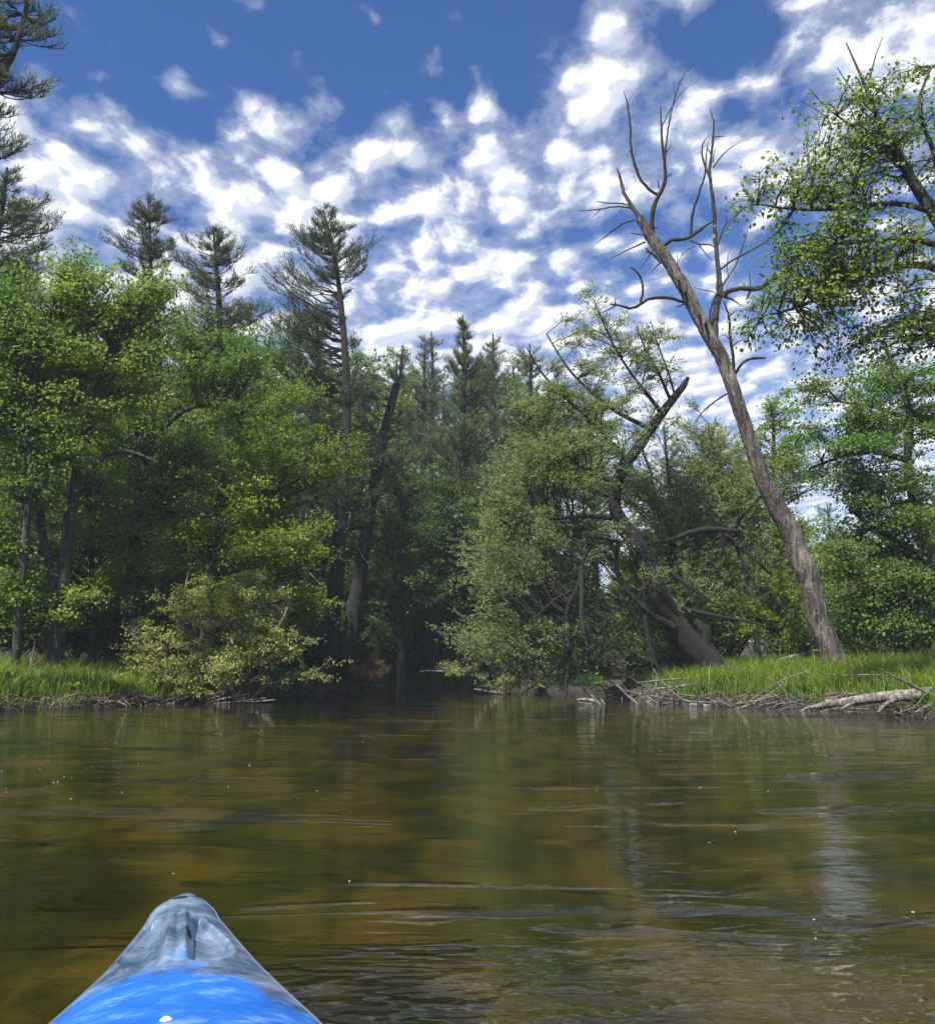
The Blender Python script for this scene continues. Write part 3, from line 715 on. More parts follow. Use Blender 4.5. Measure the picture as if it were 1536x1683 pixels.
# bark flap and socket stubs on the trunk
limb(g_, *T([(388, 838, 3), (400, 850, 9), (430, 870, 9), (450, 900, 5)], YD-.12, conv=c3), .1, 6)
for q in [(520, 968), (545, 1015), (600, 1105), (625, 1140)]:
    limb(g_, *T([(q[0], q[1], 6), (q[0]-3, q[1]-6, 4, -.2)], YD-.2, conv=c3), .05, 6)
link('trunk', g_.mesh('trunk', [BARK['dead']], pa[0]), dead)
DL = [
 [[(372, 740, 14), (345, 690, 11), (310, 640, 8), (292, 590, 7), (285, 545, 5), (275, 522, 2)], [(285, 560, 5), (280, 540, 4), (276, 530, 2)], [(330, 672, 4), (300, 660, 3), (250, 662, 3), (192, 654, 1.5)], [(335, 680, 4), (270, 672, 3.5), (210, 685, 3), (125, 692, 1.5)], [(210, 685, 2.5), (190, 705, 2), (172, 722, 1)], [(300, 668, 2), (285, 700, 1)]],
 [[(412, 800, 13), (408, 740, 11), (412, 700, 10), (425, 650, 9), (455, 605, 9), (470, 560, 8), (465, 500, 7), (452, 430, 6), (450, 350, 5), (447, 275, 2)], [(465, 470, 5), (470, 420, 4), (480, 350, 3.5), (490, 290, 3), (510, 225, 3), (520, 185, 2.5), (545, 145, 2), (576, 105, 1)], [(455, 350, 2.5), (475, 310, 2.5), (500, 265, 2), (530, 220, 2), (556, 200, 1)], [(470, 460, 3), (490, 430, 1.5)], [(505, 235, 2), (500, 180, 1)], [(440, 600, 3.5), (438, 570, 2), (428, 565, 1.5)], [(465, 560, 3), (492, 545, 1.5)], [(412, 760, 4), (438, 758, 2)]],
 [[(440, 628, 8), (400, 610, 7), (365, 562, 6.5), (340, 500, 6), (328, 430, 5), (326, 340, 4.5), (316, 262, 3.5), (302, 215, 1.5)], [(330, 460, 3), (322, 450, 1.5)], [(350, 540, 3), (362, 525, 1)]],
 [[(452, 835, 9), (470, 815, 9), (500, 803, 8), (560, 805, 8), (585, 780, 8), (610, 762, 7), (630, 750, 5), (656, 730, 3)], [(566, 800, 6), (570, 720, 6), (580, 680, 5), (600, 620, 4.5), (625, 545, 4), (628, 470, 3), (636, 420, 1.5)], [(565, 808, 4), (600, 825, 3.5), (640, 825, 3), (660, 835, 1.5)], [(600, 828, 3), (620, 855, 2.5), (655, 890, 1.5)], [(585, 830, 2), (540, 855, 2), (512, 900, 1)], [(515, 905, 2), (514, 860, 1)]],
 [[(655, 1200, 20), (662, 1140, 16), (672, 1070, 15), (688, 1030, 16), (682, 960, 12), (670, 880, 10), (665, 800, 9), (660, 700, 8.5), (650, 620, 8), (640, 545, 7), (648, 490, 6), (655, 410, 5), (660, 340, 4), (650, 310, 2.5), (642, 285, 1)],
  [(642, 560, 5), (625, 520, 4.5), (610, 470, 4), (612, 420, 3), (640, 392, 1.5)], [(655, 520, 3), (690, 470, 3), (720, 445, 2.5), (755, 420, 1)], [(668, 860, 4), (680, 800, 4), (695, 765, 3.5), (712, 742, 3), (708, 712, 2)], [(665, 840, 3), (640, 820, 2), (600, 828, 1)], [(655, 400, 2), (680, 395, 2), (704, 396, 1)], [(650, 470, 4), (632, 440, 2.5), (628, 455, 1)], [(655, 500, 3), (660, 450, 2), (668, 440, 1)], [(712, 745, 2), (722, 742, 1)]],
 [[(684, 925, 5), (720, 895, 4.5), (780, 862, 4), (840, 830, 3.5), (890, 796, 3), (938, 746, 1.2)], [(690, 990, 4), (720, 950, 3), (750, 900, 3), (765, 850, 2.5), (785, 800, 2), (792, 758, 1)], [(715, 960, 2), (710, 900, 2), (720, 850, 1)], [(770, 870, 2), (772, 820, 1)], [(880, 800, 2), (905, 800, 1)]],
 [[(692, 1032, 15), (715, 1010, 11), (750, 998, 10), (790, 1000, 11), (835, 1005, 11), (860, 985, 10), (890, 965, 10), (925, 945, 9), (955, 910, 8), (975, 870, 8), (992, 835, 7), (995, 812, 5)], [(875, 968, 6), (855, 952, 5), (840, 940, 3)], [(805, 1003, 7), (795, 1030, 5), (786, 1046, 2)], [(705, 1035, 6), (735, 1045, 4), (765, 1066, 2)], [(803, 995, 2.5), (802, 960, 2), (798, 928, 1)], [(960, 905, 3), (968, 880, 1)]],
 [[(565, 1065, 9), (530, 1048, 7), (480, 1037, 7), (430, 1035, 7), (390, 1042, 7), (362, 1068, 7), (335, 1083, 6), (300, 1070, 5), (270, 1065, 5), (248, 1062, 3)], [(368, 1060, 6), (378, 1010, 5), (376, 965, 5), (350, 925, 4), (328, 914, 3)], [(545, 1060, 4), (520, 1070, 3), (508, 1074, 1)], [(275, 1065, 3), (230, 1090, 2.5), (190, 1105, 1)], [(268, 1062, 4), (266, 1040, 2)]],
 [[(738, 1355, 7), (735, 1290, 7), (732, 1240, 6.5), (722, 1190, 6), (722, 1120, 5.5), (705, 1070, 4), (698, 1050, 2)], [(733, 1230, 3), (760, 1205, 2.5), (798, 1195, 1)], [(722, 1110, 3), (750, 1080, 1.5)], [(720, 1200, 3), (700, 1180, 2), (680, 1192, 1)], [(730, 1280, 2), (715, 1280, 1)]],
 [[(735, 1350, 7), (755, 1315, 6), (785, 1285, 6), (810, 1275, 6), (840, 1277, 5.5), (863, 1276, 5)]],
 [[(642, 1145, 6), (643, 1100, 5), (655, 1050, 4), (672, 1010, 3)], [(665, 1015, 2), (620, 1005, 2), (580, 995, 1)]],
 [[(345, 728, 4), (300, 740, 3.5), (250, 775, 3), (188, 825, 1.2)]],
 [[(385, 815, 4), (330, 840, 3), (247, 883, 1.2)], [(390, 790, 4), (360, 785, 3), (330, 780, 1.5)]],
 [[(405, 865, 3), (385, 900, 2), (360, 925, 1)], [(445, 900, 3.5), (420, 920, 2), (412, 942, 1)]],
 [[(712, 1418, 4), (680, 1435, 4), (640, 1465, 3.5), (610, 1490, 3), (580, 1540, 2)], [(640, 1465, 2), (625, 1500, 1)]],
]
for L_ in DL:
    gg = Geo(); dy0 = rng.uniform(-1.2, 1.2)
    bx0 = L_[0][0]
    for pth in L_:
        pts = []
        for i, q in enumerate(pth):
            dd = dy0*min(1, math.hypot(q[0]-bx0[0], q[1]-bx0[1])/350.0)
            pts.append((q[0], q[1], q[2]*.95, dd))
        Pp, Rr = T(pts, YD, conv=c3)
        limb(gg, Pp, Rr, .12, 6, .35, rough=.08)
    # short snags along the limb
    Pp, Rr = T([(q[0], q[1], q[2], 0) for q in L_[0]], YD, conv=c3)
    link('limb', gg.mesh('limb', [BARK['deadlimb']], pa[0]), dead)

# --- the big willow
c6 = lambda x, y: (800+x/2.75, 600+y/2.75, 2.75)
YW = 30.0
pth = T([(1010, 1345, 62), (960, 1300, 54), (900, 1230, 48), (820, 1120, 42), (770, 1000, 42), (722, 900, 46), (670, 800, 44), (615, 725, 36), (580, 660, 30), (575, 590, 27), (595, 520, 25), (630, 440, 25), (680, 380, 25), (730, 300, 23), (790, 220, 21), (850, 140, 18), (890, 90, 15), (908, 55, 9)], YW, conv=c6)
wl = [
 [(975, 1290, 30), (1000, 1200, 30), (960, 1180, 22), (940, 1160, 14)],
 [(600, 790, 12), (575, 870, 11), (580, 950, 11), (640, 1030, 11), (700, 1100, 10), (790, 1155, 12), (850, 1185, 16)],
 [(700, 940, 16), (712, 1050, 12), (718, 1180, 10), (740, 1300, 9), (775, 1390, 7), (820, 1440, 7), (900, 1505, 6)],
 [(620, 800, 11), (540, 790, 9), (470, 810, 8), (425, 870, 9), (430, 950, 8), (400, 1030, 9), (350, 1080, 11), (365, 1190, 9), (380, 1290, 9), (310, 1370, 8), (230, 1430, 7), (140, 1500, 3)],
 [(425, 930, 12), (428, 1040, 11), (425, 1150, 11), (440, 1220, 7)],
 [(378, 1290, 9), (360, 1400, 8), (355, 1500, 7)], [(390, 1270, 6), (410, 1370, 5), (432, 1450, 4), (445, 1490, 2)],
 [(690, 810, 14), (780, 806, 10), (870, 780, 10), (920, 748, 13), (990, 738, 14), (1060, 745, 14), (1135, 750, 7)],
 [(1065, 755, 12), (1110, 810, 11), (1170, 845, 9), (1220, 890, 7), (1290, 955, 3)], [(1125, 825, 7), (1170, 920, 6), (1220, 1000, 5), (1262, 1110, 2)],
 [(1100, 760, 7), (1150, 690, 5), (1235, 590, 3)], [(1050, 740, 7), (1000, 660, 6), (960, 600, 4), (910, 540, 3)],
 [(1060, 760, 6), (985, 850, 5), (1020, 900, 3), (1060, 950, 2)], [(1180, 930, 4), (1190, 1000, 3), (1180, 1100, 1.5)],
 [(880, 1100, 12), (960, 1120, 9), (1060, 1140, 8), (1150, 1150, 6), (1280, 1186, 3)],
 [(810, 920, 14), (880, 980, 10), (940, 1020, 8), (1000, 1060, 4)],
 [(790, 220, 12), (740, 150, 9), (700, 100, 7), (650, 40, 6), (600, -40, 5), (540, -150, 4), (480, -300, 2)],
 [(830, 160, 9), (800, 90, 7), (770, 20, 6), (720, -60, 5), (680, -160, 3)],
 [(740, 290, 12), (640, 240, 10), (560, 200, 9), (470, 120, 8), (400, 60, 6), (340, -20, 5), (270, -140, 3)],
 [(640, 430, 10), (540, 330, 9), (440, 220, 8), (330, 130, 6), (240, 30, 5), (180, -80, 3)],
 [(590, 530, 12), (480, 500, 10), (380, 420, 8), (250, 330, 6), (120, 240, 4)],
 [(600, 700, 12), (480, 680, 10), (350, 690, 8), (220, 700, 5), (100, 720, 3)],
 [(850, 140, 6), (830, 60, 5), (800, -20, 4), (760, -120, 3), (740, -200, 1.5)],
 [(700, 380, 7), (740, 480, 6), (760, 600, 5), (765, 690, 3)], [(430, 1000, 6), (300, 1060, 5), (180, 1180, 3)],
 [(720, 1110, 6), (640, 1180, 5), (540, 1260, 4), (480, 1330, 3)], [(660, 1050, 6), (560, 1130, 5), (500, 1220, 3)], [(720, 1010, 5), (660, 1080, 4), (680, 1190, 4), (740, 1330, 3)],
 [(1040, 1330, 22), (1000, 1270, 24), (975, 1220, 16)],
]
fwd = {3: 1.2, 4: 1.0, 5: .6, 6: .6, 24: 1.0}
wpaths = [pth]+[T([(q[0], q[1], q[2], -fwd.get(i, .3)*min(1, math.hypot(q[0]-l_[0][0], q[1]-l_[0][1])/300.0)-(1.0 if i in (4, 5, 6, 24) else 0)) for q in l_], YW, conv=c6) for i, l_ in enumerate(wl)]
def wb(px, py, rx, ry, wgt=1, dy=1.7, off=0): return pxblob(px, py, rx, ry, YW, dy=dy, wgt=wgt, off=off)
wblobs = [wb(885, 760, 80, 60, 1.0), wb(960, 760, 80, 60, .8), wb(860, 860, 80, 60, 1.2), wb(880, 950, 90, 60, 1.2, off=1.4), wb(860, 1040, 80, 50, 1.3), wb(950, 650, 80, 60, .8), wb(1010, 570, 80, 60, .6), wb(960, 540, 40, 60, .5), wb(1050, 560, 50, 50, .3),
          wb(900, 680, 70, 50, .9), wb(1070, 600, 50, 55, .6), wb(950, 870, 60, 50, .5, off=1.6), wb(920, 1090, 60, 30, .5, off=1.6), wb(1000, 1040, 60, 50, .4, off=2.2), wb(850, 940, 70, 60, 1.0), wb(1100, 960, 50, 60, .3, off=1.5), wb(1030, 680, 60, 40, .5), wb(1075, 950, 40, 50, .22, off=-.9, dy=.5), wb(1025, 880, 45, 40, .3, off=-.9, dy=.5), wb(1010, 790, 40, 40, .3, off=-.6, dy=.5)]
willow = tree('willow_tree', 'massive old willow with dark twisted trunk leaning left and limbs reaching the water', wpaths, wblobs, 'willow', 'willow', 'willow', 350, 14, 26, 51, size=1.2, k=.5, spread=.24, rbase=.3)

# --- background willow-ish trees right of the willow, and the right hand maples
dec.append(dtree('light green willow thicket between the dark willow and the dead trunk', 34,
    [(1200, 1085, 7), (1195, 980, 6), (1185, 880, 5), (1175, 780, 4), (1165, 700, 2)],
    [(1170, 740, 60, 60, .7), (1200, 820, 80, 70, 1), (1150, 900, 80, 60, 1), (1230, 940, 70, 60, 1), (1190, 1010, 80, 50, 1), (1150, 680, 25, 40, .3), (1100, 820, 50, 60, .8)],
    'willow', 'willow', seed=52, nb=220, nt_=13, nl=24, k=1.2, size=1.3, name='willow_tree', bark='grey'))
dtree('feathery young willow growing up close behind the old leaning willow trunk', 33,
    [(1105, 1085, 6), (1108, 980, 5), (1105, 880, 4), (1098, 780, 3), (1090, 700, 2)],
    [(1090, 740, 45, 60, .9), (1130, 830, 55, 60, .9), (1080, 900, 60, 50, .9), (1120, 960, 60, 50, .9), (1150, 1030, 70, 40, .9), (1050, 800, 40, 50, .7), (1060, 990, 50, 50, .8), (1200, 960, 50, 60, .6)],
    'willow', 'willow', seed=56, nb=160, nt_=12, nl=24, k=1.1, size=1.3, name='willow_tree', bark='grey', spread=.3)
dec.append(dtree('rounded leafy tree behind the dead trunk with pale green top', 38,
    [(1285, 1085, 8), (1280, 980, 7), (1275, 860, 6), (1272, 760, 4), (1270, 690, 2)],
    [(1280, 690, 45, 50, .8), (1310, 770, 60, 60, 1), (1240, 800, 60, 60, 1), (1280, 900, 80, 60, 1), (1300, 1000, 80, 50, .9), (1230, 720, 40, 40, .6)],
    'broad', 'yellow', seed=53, nb=150, nt_=12, nl=24, size=1.15))
dec.append(dtree('dark green maple with layered boughs filling the right edge', 28.5,
    [(1585, 1110, 16), (1560, 1000, 14), (1530, 920, 12), (1505, 840, 9), (1490, 760, 7), (1496, 680, 6), (1478, 620, 5), (1450, 560, 3)],
    [(1345+(i_*83) % 190, y_+(i_*37) % 17, 48, 11, 2.2, ((i_*53) % 30)/10.0-1.5) for y_ in range(600, 1040, 24) for i_ in range(y_, y_+5)],
    'maple', 'maple', seed=54, nb=330, nt_=12, nl=24, size=.85, flat=.3, spread=.1, k=.05, skel_skip=.22, more=[[(1540, 940, 7), (1500, 900, 6), (1470, 890, 4), (1410, 850, 3)], [(1500, 760, 6), (1440, 740, 4), (1380, 750, 3), (1330, 770, 2)], [(1510, 860, 6), (1440, 860, 5), (1380, 900, 3)], [(1496, 690, 5), (1440, 670, 3), (1380, 660, 2)]]))
# maple overhead at top right
YM = 18.0
mp = [T([(1760, 1130, 34), (1740, 900, 30), (1700, 700, 26), (1650, 520, 22), (1590, 420, 17), (1540, 360, 12), (1500, 300, 9), (1470, 245, 8), (1445, 200, 4.5), (1425, 150, 3), (1408, 110, 2), (1390, 70, 1)], YM),
      T([(1600, 440, 10), (1560, 360, 8), (1520, 340, 6), (1480, 332, 5), (1430, 335, 4), (1370, 345, 3), (1300, 345, 2.2), (1245, 335, 1.2)], YM),
      T([(1500, 300, 4), (1450, 240, 3), (1400, 205, 2.2), (1355, 180, 1.6), (1330, 145, .8)], YM),
      T([(1440, 190, 2), (1400, 150, 1.5), (1375, 110, .8)], YM), T([(1425, 150, 2), (1435, 100, 1.2), (1450, 60, .6)], YM),
      T([(1680, 620, 12), (1610, 500, 9), (1550, 440, 7), (1490, 430, 6), (1430, 450, 5), (1370, 480, 3.5), (1300, 510, 2.5), (1250, 520, 1.2)], YM),
      T([(1640, 520, 9), (1580, 420, 7), (1520, 390, 6), (1450, 395, 4), (1380, 400, 3)], YM),
      T([(1560, 370, 6), (1530, 230, 4), (1500, 180, 3), (1530, 110, 2)], YM)]
mb = lambda px, py, rx, ry, wgt=1: pxblob(px, py, rx, ry, YM, dy=1.3, wgt=wgt)
tree('maple_tree', 'near maple reaching in from the right edge, twiggy bare top against the clouds', mp,
     [mb(x_, y_, a_+4, b_+1, 1.0 if y_ > 160 else .55) for (x_, y_, a_, b_) in [(1435, 110, 20, 10), (1442, 150, 28, 14), (1475, 135, 10, 6), (1385, 180, 35, 8), (1420, 200, 40, 12), (1500, 190, 32, 18), (1370, 215, 30, 8), (1450, 235, 45, 16),
      (1510, 250, 35, 22), (1385, 245, 25, 10), (1320, 250, 16, 12), (1285, 275, 14, 14), (1420, 270, 50, 14), (1350, 285, 40, 12), (1240, 310, 14, 12), (1275, 325, 35, 10), (1330, 320, 50, 12), (1400, 320, 60, 14),
      (1490, 300, 40, 16), (1310, 345, 30, 7), (1430, 350, 50, 12), (1500, 380, 36, 16), (1306, 380, 12, 9), (1355, 390, 45, 14), (1420, 400, 60, 16), (1270, 430, 22, 9), (1320, 420, 30, 10), (1390, 430, 60, 14), (1470, 430, 60, 18),
      (1310, 460, 45, 10), (1380, 465, 60, 12), (1460, 470, 50, 12), (1260, 490, 20, 10), (1340, 500, 60, 10), (1420, 500, 60, 12), (1500, 500, 40, 14), (1240, 530, 14, 6), (1340, 530, 50, 9), (1400, 540, 60, 10), (1480, 550, 50, 14), (1350, 560, 40, 6), (1531, 95, 12, 10)]],
     'maple', 'maple', 'grey', 250, 11, 12, 55, k=.1, size=.8, flat=.3, spread=.08)

# --- background wood: copies
gen = []
gen.append(dtree('leafy maple deep in the wood on the hillside', 52, [(620, 1040, 6), (622, 900, 5), (625, 760, 4), (620, 660, 2)],
    [(620, 700, 60, 60, 1), (600, 780, 80, 60, 1), (650, 860, 80, 60, 1), (620, 940, 70, 50, .8)], 'broad', 'maple', seed=61, nb=130, nt_=12, nl=20, size=1.6, group='leafy trees of the hillside wood'))
gen.append(dtree('bright leafy tree deep in the wood behind the middle pines', 50, [(520, 1040, 6), (525, 900, 5), (530, 780, 4), (530, 700, 2)],
    [(530, 740, 70, 60, 1), (510, 820, 80, 60, 1), (560, 890, 70, 60, 1), (520, 960, 60, 50, .7)], 'broad', 'yellow', seed=62, nb=120, nt_=12, nl=20, size=1.6, group='leafy trees of the hillside wood'))
gen.append(dtree('dark shaded tree standing behind the river bend', 50, [(840, 1070, 6), (842, 950, 5), (845, 830, 4), (850, 760, 2)],
    [(850, 800, 60, 60, 1), (830, 880, 80, 60, 1), (870, 950, 70, 60, 1), (840, 1020, 60, 50, .7)], 'broad', 'dark', seed=63, nb=120, nt_=12, nl=20, size=1.6, group='leafy trees of the hillside wood'))
protoP = [pine_a, pine_b]
for px_, Y_, s_, lb_ in ((694, 52, .93, 'low pointed pine at the left edge of the group below the sky gap'), (812, 52, 1.0, 'pointed pine just right of the slim open pine'), (655, 56, .95, 'pine half hidden behind the snapped leaning pine')):
    bx_ = at(px_, 1000, Y_)[0]; copy_tree(pine_b, (bx_, Y_, z_at(bx_, Y_)-.2), s_, 1.3*Y_, lb_)
def zone(x): return 'left' if x < -8 else ('mid' if x < 8 else 'right')
LAB = {('left', 0): 'leafy tree on the leaf-strewn slope behind the left bank maples', ('mid', 0): 'leafy tree on the shaded slope behind the middle pines', ('right', 0): 'leafy tree in the flat wood behind the dead trunk',
       ('left', 1): 'background pine on the leafy slope behind the left bank maples', ('mid', 1): 'background pine on the shaded slope behind the middle pines', ('right', 1): 'background pine in the flat wood behind the dead trunk'}
r_ = np.random.default_rng(99)
spots = []
for row, (yy, n, x0, x1) in enumerate([(36, 8, -30, -13), (40, 12, -32, 26), (46, 15, -34, 36), (54, 17, -38, 44), (64, 18, -44, 50), (76, 18, -50, 56)]):
    for i in range(n):
        x = x0+(x1-x0)*(i+.5)/n+r_.uniform(-1, 1); y = yy+r_.uniform(-2, 2)
        if river_sd(np.array([x]), np.array([y]))[0] > -1.0: continue
        spots.append((x, y, row))
for (x, y, row) in spots:
    ispine = r_.random() < .16
    src = protoP[r_.integers(2)] if ispine else gen[r_.choice(3, p=[.45, .2, .35])]
    if x > 8 and not ispine and r_.random() < .5: src = dec[9]
    z = z_at(x, y)
    want = (9+3.5*r_.random()) if not ispine else 14+3*r_.random()
    hsrc = {id(gen[0]): 14.5, id(gen[1]): 12.5, id(gen[2]): 10.5, id(dec[9]): 13.5}.get(id(src), 17.0 if src is pine_b else 19.0)
    if x > 8: want *= .9
    s = want/hsrc*(1.1 if row > 2 else 1.0)
    zn = zone(x)
    tone = '' if ispine else {id(gen[0]): 'mid-green ', id(gen[1]): 'bright yellow-green ', id(gen[2]): 'dark green '}.get(id(src), 'pale round-topped ')
    depth = 'front of the ' if row < 2 else ('depth of the ' if row < 4 else 'far back of the ')
    copy_tree(src, (x, y, z-.1), s, r_.uniform(0, 6.28), tone+LAB[(zn, int(ispine))].replace('the shaded', depth+'shaded').replace('the leaf', depth+'leaf').replace('the flat', depth+'flat').replace('on ', 'in ').replace('slope behind the left', 'slope behind the left'),
              tone+'trees in the '+depth+'wood: '+zn+(' pines' if ispine else ' leafy trees'))

# --- understorey saplings and bushes along the wood's edge
sap = dtree('low leafy bush under the trees', 30, [(300, 1095, 3), (302, 1040, 2.5), (300, 980, 1.2)], [(300, 1000, 50, 35, 1), (290, 1045, 60, 35, 1.1), (330, 1060, 40, 30, 1)],
            'broad', 'dark', seed=71, nb=50, nt_=10, nl=22, group='understorey bushes', cat='bush', name='bush')
sap2 = dtree('low leafy bush under the trees', 30, [(300, 1095, 3), (302, 1040, 2.5), (300, 980, 1.2)], [(310, 990, 40, 30, 1), (290, 1045, 60, 35, 1.1), (270, 1010, 40, 30, 1)],
            'small', 'yellow', seed=72, nb=60, nt_=10, nl=22, group='understorey bushes', cat='bush', name='bush')
for b_, (x, y) in ((sap, (-12.5, 31)), (sap2, (10.5, 31))):
    b_.location = (x, y, z_at(x, y)-.05)
sap['label'] = 'dark leafy bush under the maples at the back of the left bank'; sap2['label'] = 'light green bush at the wood edge behind the right bank grass'
n_ = 0
rb = np.random.default_rng(314)
more_b = [(rb.uniform(9, 42), rb.uniform(37, 66)) for _ in range(34)]+[(rb.uniform(-32, 8), rb.uniform(47, 62)) for _ in range(22)]
for (x, y) in more_b+[(-5.5, 44.6), (-4.2, 46.5), (-2.6, 45.2), (-.8, 45.6), (.8, 46), (2.4, 46.4), (-7.2, 41.5), (-6.6, 39),(-13, 28.5), (-11.5, 30), (-10, 31.5), (-8.9, 33), (-8, 35), (-14.5, 27.8), (-16, 26.8), (-12.6, 33), (-15, 31), (4.5, 45), (6, 45.5), (3, 45.8), (5.5, 47), (8, 46), (9.5, 46.5),(-14, 33), (-16, 29), (-10, 35), (-8.5, 38), (-3.8, 45), (-1, 46.5), (1.5, 47), (4, 47.5), (-6, 41), (-7.5, 43), (0, 50), (7, 48), (-12, 38), (-17, 35), (12.5, 33), (15, 32), (17.5, 31), (20, 33), (9.5, 34), (14, 36), (18, 36), (22, 30), (8.5, 33.5), (-11, 41), (-4, 50), (23, 36), (16.5, 28.5), (-19, 27), (19, 27.5)]:
    if river_sd(np.array([x]), np.array([y]))[0] > -.4: continue
    src = sap if (n_ % 2 and x < 8 or n_ % 3 == 0) else sap2
    zn = zone(x); lb = {'left': 'leafy bush on the slope foot behind the left bank', 'mid': 'leafy bush on the far bank of the bend', 'right': 'leafy bush at the wood edge behind the right bank grass'}[zn]
    lb = ('dark green ' if src is sap else 'light green ')+('far back ' if y > 40 else '')+lb
    copy_tree(src, (x, y, z_at(x, y)-.1), r_.uniform(.8, 1.5)*(1.7 if y > 40 and n_ < 60 and (abs(x-2) > 8 or y > 50) else 1), r_.uniform(0, 6.28), lb, lb.replace(' bush', ' bushes')); n_ += 1

# ------------------------------------------------------------------ grass and bank plants
def grass_mesh(name, pts, hgt, wid, mat, lean=.35, seed=1):
    r = np.random.default_rng(seed); n = len(pts)
    z = height(pts[:, 0], pts[:, 1]); B0 = np.column_stack([pts, z-.03])
    a = r.uniform(0, 6.28, n); S = np.stack([np.cos(a), np.sin(a), 0*a], 1)
    la = r.uniform(0, 6.28, n); Lv = np.stack([np.cos(la), np.sin(la), 0*a], 1)*(r.random(n)*lean)[:, None]
    h = (hgt*(.45+.85*r.random(n)**1.5))[:, None]
    w_ = (wid*r.uniform(.7, 1.3, n))[:, None]
    up = np.array([0, 0, 1.0])
    v0, v1 = B0-S*w_, B0+S*w_
    m0 = B0+up*h*.55+Lv*h*.3; v2, v3 = m0+S*w_*.8, m0-S*w_*.8
    t = B0+up*h*(1-.25*np.linalg.norm(Lv, axis=1, keepdims=True))+Lv*h*1.0
    V = np.stack([v0, v1, v2, v3, t], 1).reshape(-1, 3)
    i = np.arange(n)[:, None]*5
    Q = i+np.array([[0, 1, 2, 3]]); Tt = i+np.array([[3, 2, 4]])
    return mesh_from(name, V, [Q, Tt], [mat], None, False)
GRASS = leaf_mat('grass_blade', (.075, .14, .014), (.12, .20, .022), (.20, .26, .05), .45)
UNDER = leaf_mat('fern_leaf', (.03, .085, .018), (.05, .12, .025), (.07, .15, .03), .3)
def scatter(n, x0, x1, y0, y1, omin, omax, seed):
    r = np.random.default_rng(seed); out_ = []
    tot = 0
    while tot < n:
        p = np.stack([r.uniform(x0, x1, n*2), r.uniform(y0, y1, n*2)], 1)
        o = -river_sd(p[:, 0], p[:, 1]); p = p[(o > omin) & (o < omax)]
        out_.append(p); tot += len(p)
        if len(out_) > 8: break
    return np.concatenate(out_)[:n]
pr = scatter(46000, 5, 22, 14, 33, .12, 8, 5)
tuft = .5+.5*vnoise(pr[:, 0], pr[:, 1], 1.6, 12)
gr_ = link('grass', grass_mesh('grass', pr, .42+.34*np.clip(tuft, 0, 1), .013, GRASS, .85, 6)); tag(gr_, 'tall bright green grass covering the right bank', 'grass', kind='stuff')
pl = scatter(32000, -17, -5.6, 17, 29, .1, 7, 7)
tuft = .5+.5*vnoise(pl[:, 0], pl[:, 1], 1.6, 13)
gl_ = link('grass', grass_mesh('grass', pl, .38+.34*np.clip(tuft, 0, 1), .013, GRASS, .95, 8)); tag(gl_, 'long bright green grass on the left bank', 'grass', kind='stuff')
pu = scatter(30000, -9, 8, 30, 48, .2, 4, 9); pu = pu[(pu[:, 1] > 33) & (pu[:, 0] < 6.5)]
u_ = link('undergrowth', grass_mesh('undergrowth', pu, .38, .03, UNDER, .9, 10)); tag(u_, 'dark leafy undergrowth along the far bank of the bend', 'undergrowth', kind='stuff')
# roots, dead stems and twigs matted along the cut banks
def litter_sticks(name, label, n, x0, x1, y0, y1, seed, omin=-.25, omax=.45, lo=.3, hi=1.1, rad=.009, mat='stick', zup=.3):
    r = np.random.default_rng(seed); p = scatter(n, x0, x1, y0, y1, omin, omax, seed)
    z = np.maximum(height(p[:, 0], p[:, 1]), 0)+r.uniform(.0, zup, len(p))
    a = r.uniform(0, 6.28, len(p)); L = r.uniform(lo, hi, len(p))
    D = np.stack([np.cos(a), np.sin(a)*.6, r.normal(size=len(p))*.3], 1)*L[:, None]/2
    C = np.column_stack([p, z]); q = np.linspace(-1, 1, 5)[None, :, None]
    Pp = C[:, None]+D[:, None]*q+r.normal(size=(len(p), 5, 3))*L[:, None, None]*.05
    Pp[..., 2] = np.maximum(Pp[..., 2], -.03)
    R = np.repeat(np.array([[.5, 1, .9, .7, .3]])*rad, len(p), 0)*r.uniform(.6, 1.8, (len(p), 1))
    g = Geo(); tubes(g, Pp, R, 4, 0)
    o = link(name, g.mesh(name, [BARK[mat]])); tag(o, label, 'dead twigs', kind='stuff'); return o
litter_sticks('dead_twigs', 'matted roots and dead twigs along the cut edge of the right bank', 420, 5, 14, 16, 37, 21, omax=.2, rad=.008)
litter_sticks('dead_twigs', 'matted dead twigs and roots along the water under the pale shrub', 450, -13, -4, 18, 40, 22, omax=.25, rad=.008)

litter_sticks('brushwood', 'tangle of grey dead branches washed against the right bank', 70, 4.5, 9.5, 19, 35, 23, omin=-.55, omax=.15, lo=.8, hi=2.4, rad=.017, mat='drift', zup=.35)
litter_sticks('brushwood', 'tangle of grey dead branches at the waterline under the pale shrub', 45, -9.5, -4.5, 23, 37, 24, omin=-.5, omax=.15, lo=.7, hi=2.0, rad=.016, mat='stick', zup=.25)
STRAW = leaf_mat('dry_stalk', (.22, .18, .09), (.30, .25, .13), (.36, .31, .18), .2)
for pts_, lb_, sd_ in ((scatter(700, 5, 22, 14, 33, .1, 6, 25), 'dry straw stalks standing in the right bank grass', 26), (scatter(500, -17, -5.6, 17, 29, .1, 6, 27), 'dry straw stalks standing in the left bank grass', 28)):
    tag(link('dry_stalks', grass_mesh('dry_stalks', pts_, .75, .006, STRAW, .8, sd_)), lb_, 'dry stalks', kind='stuff')
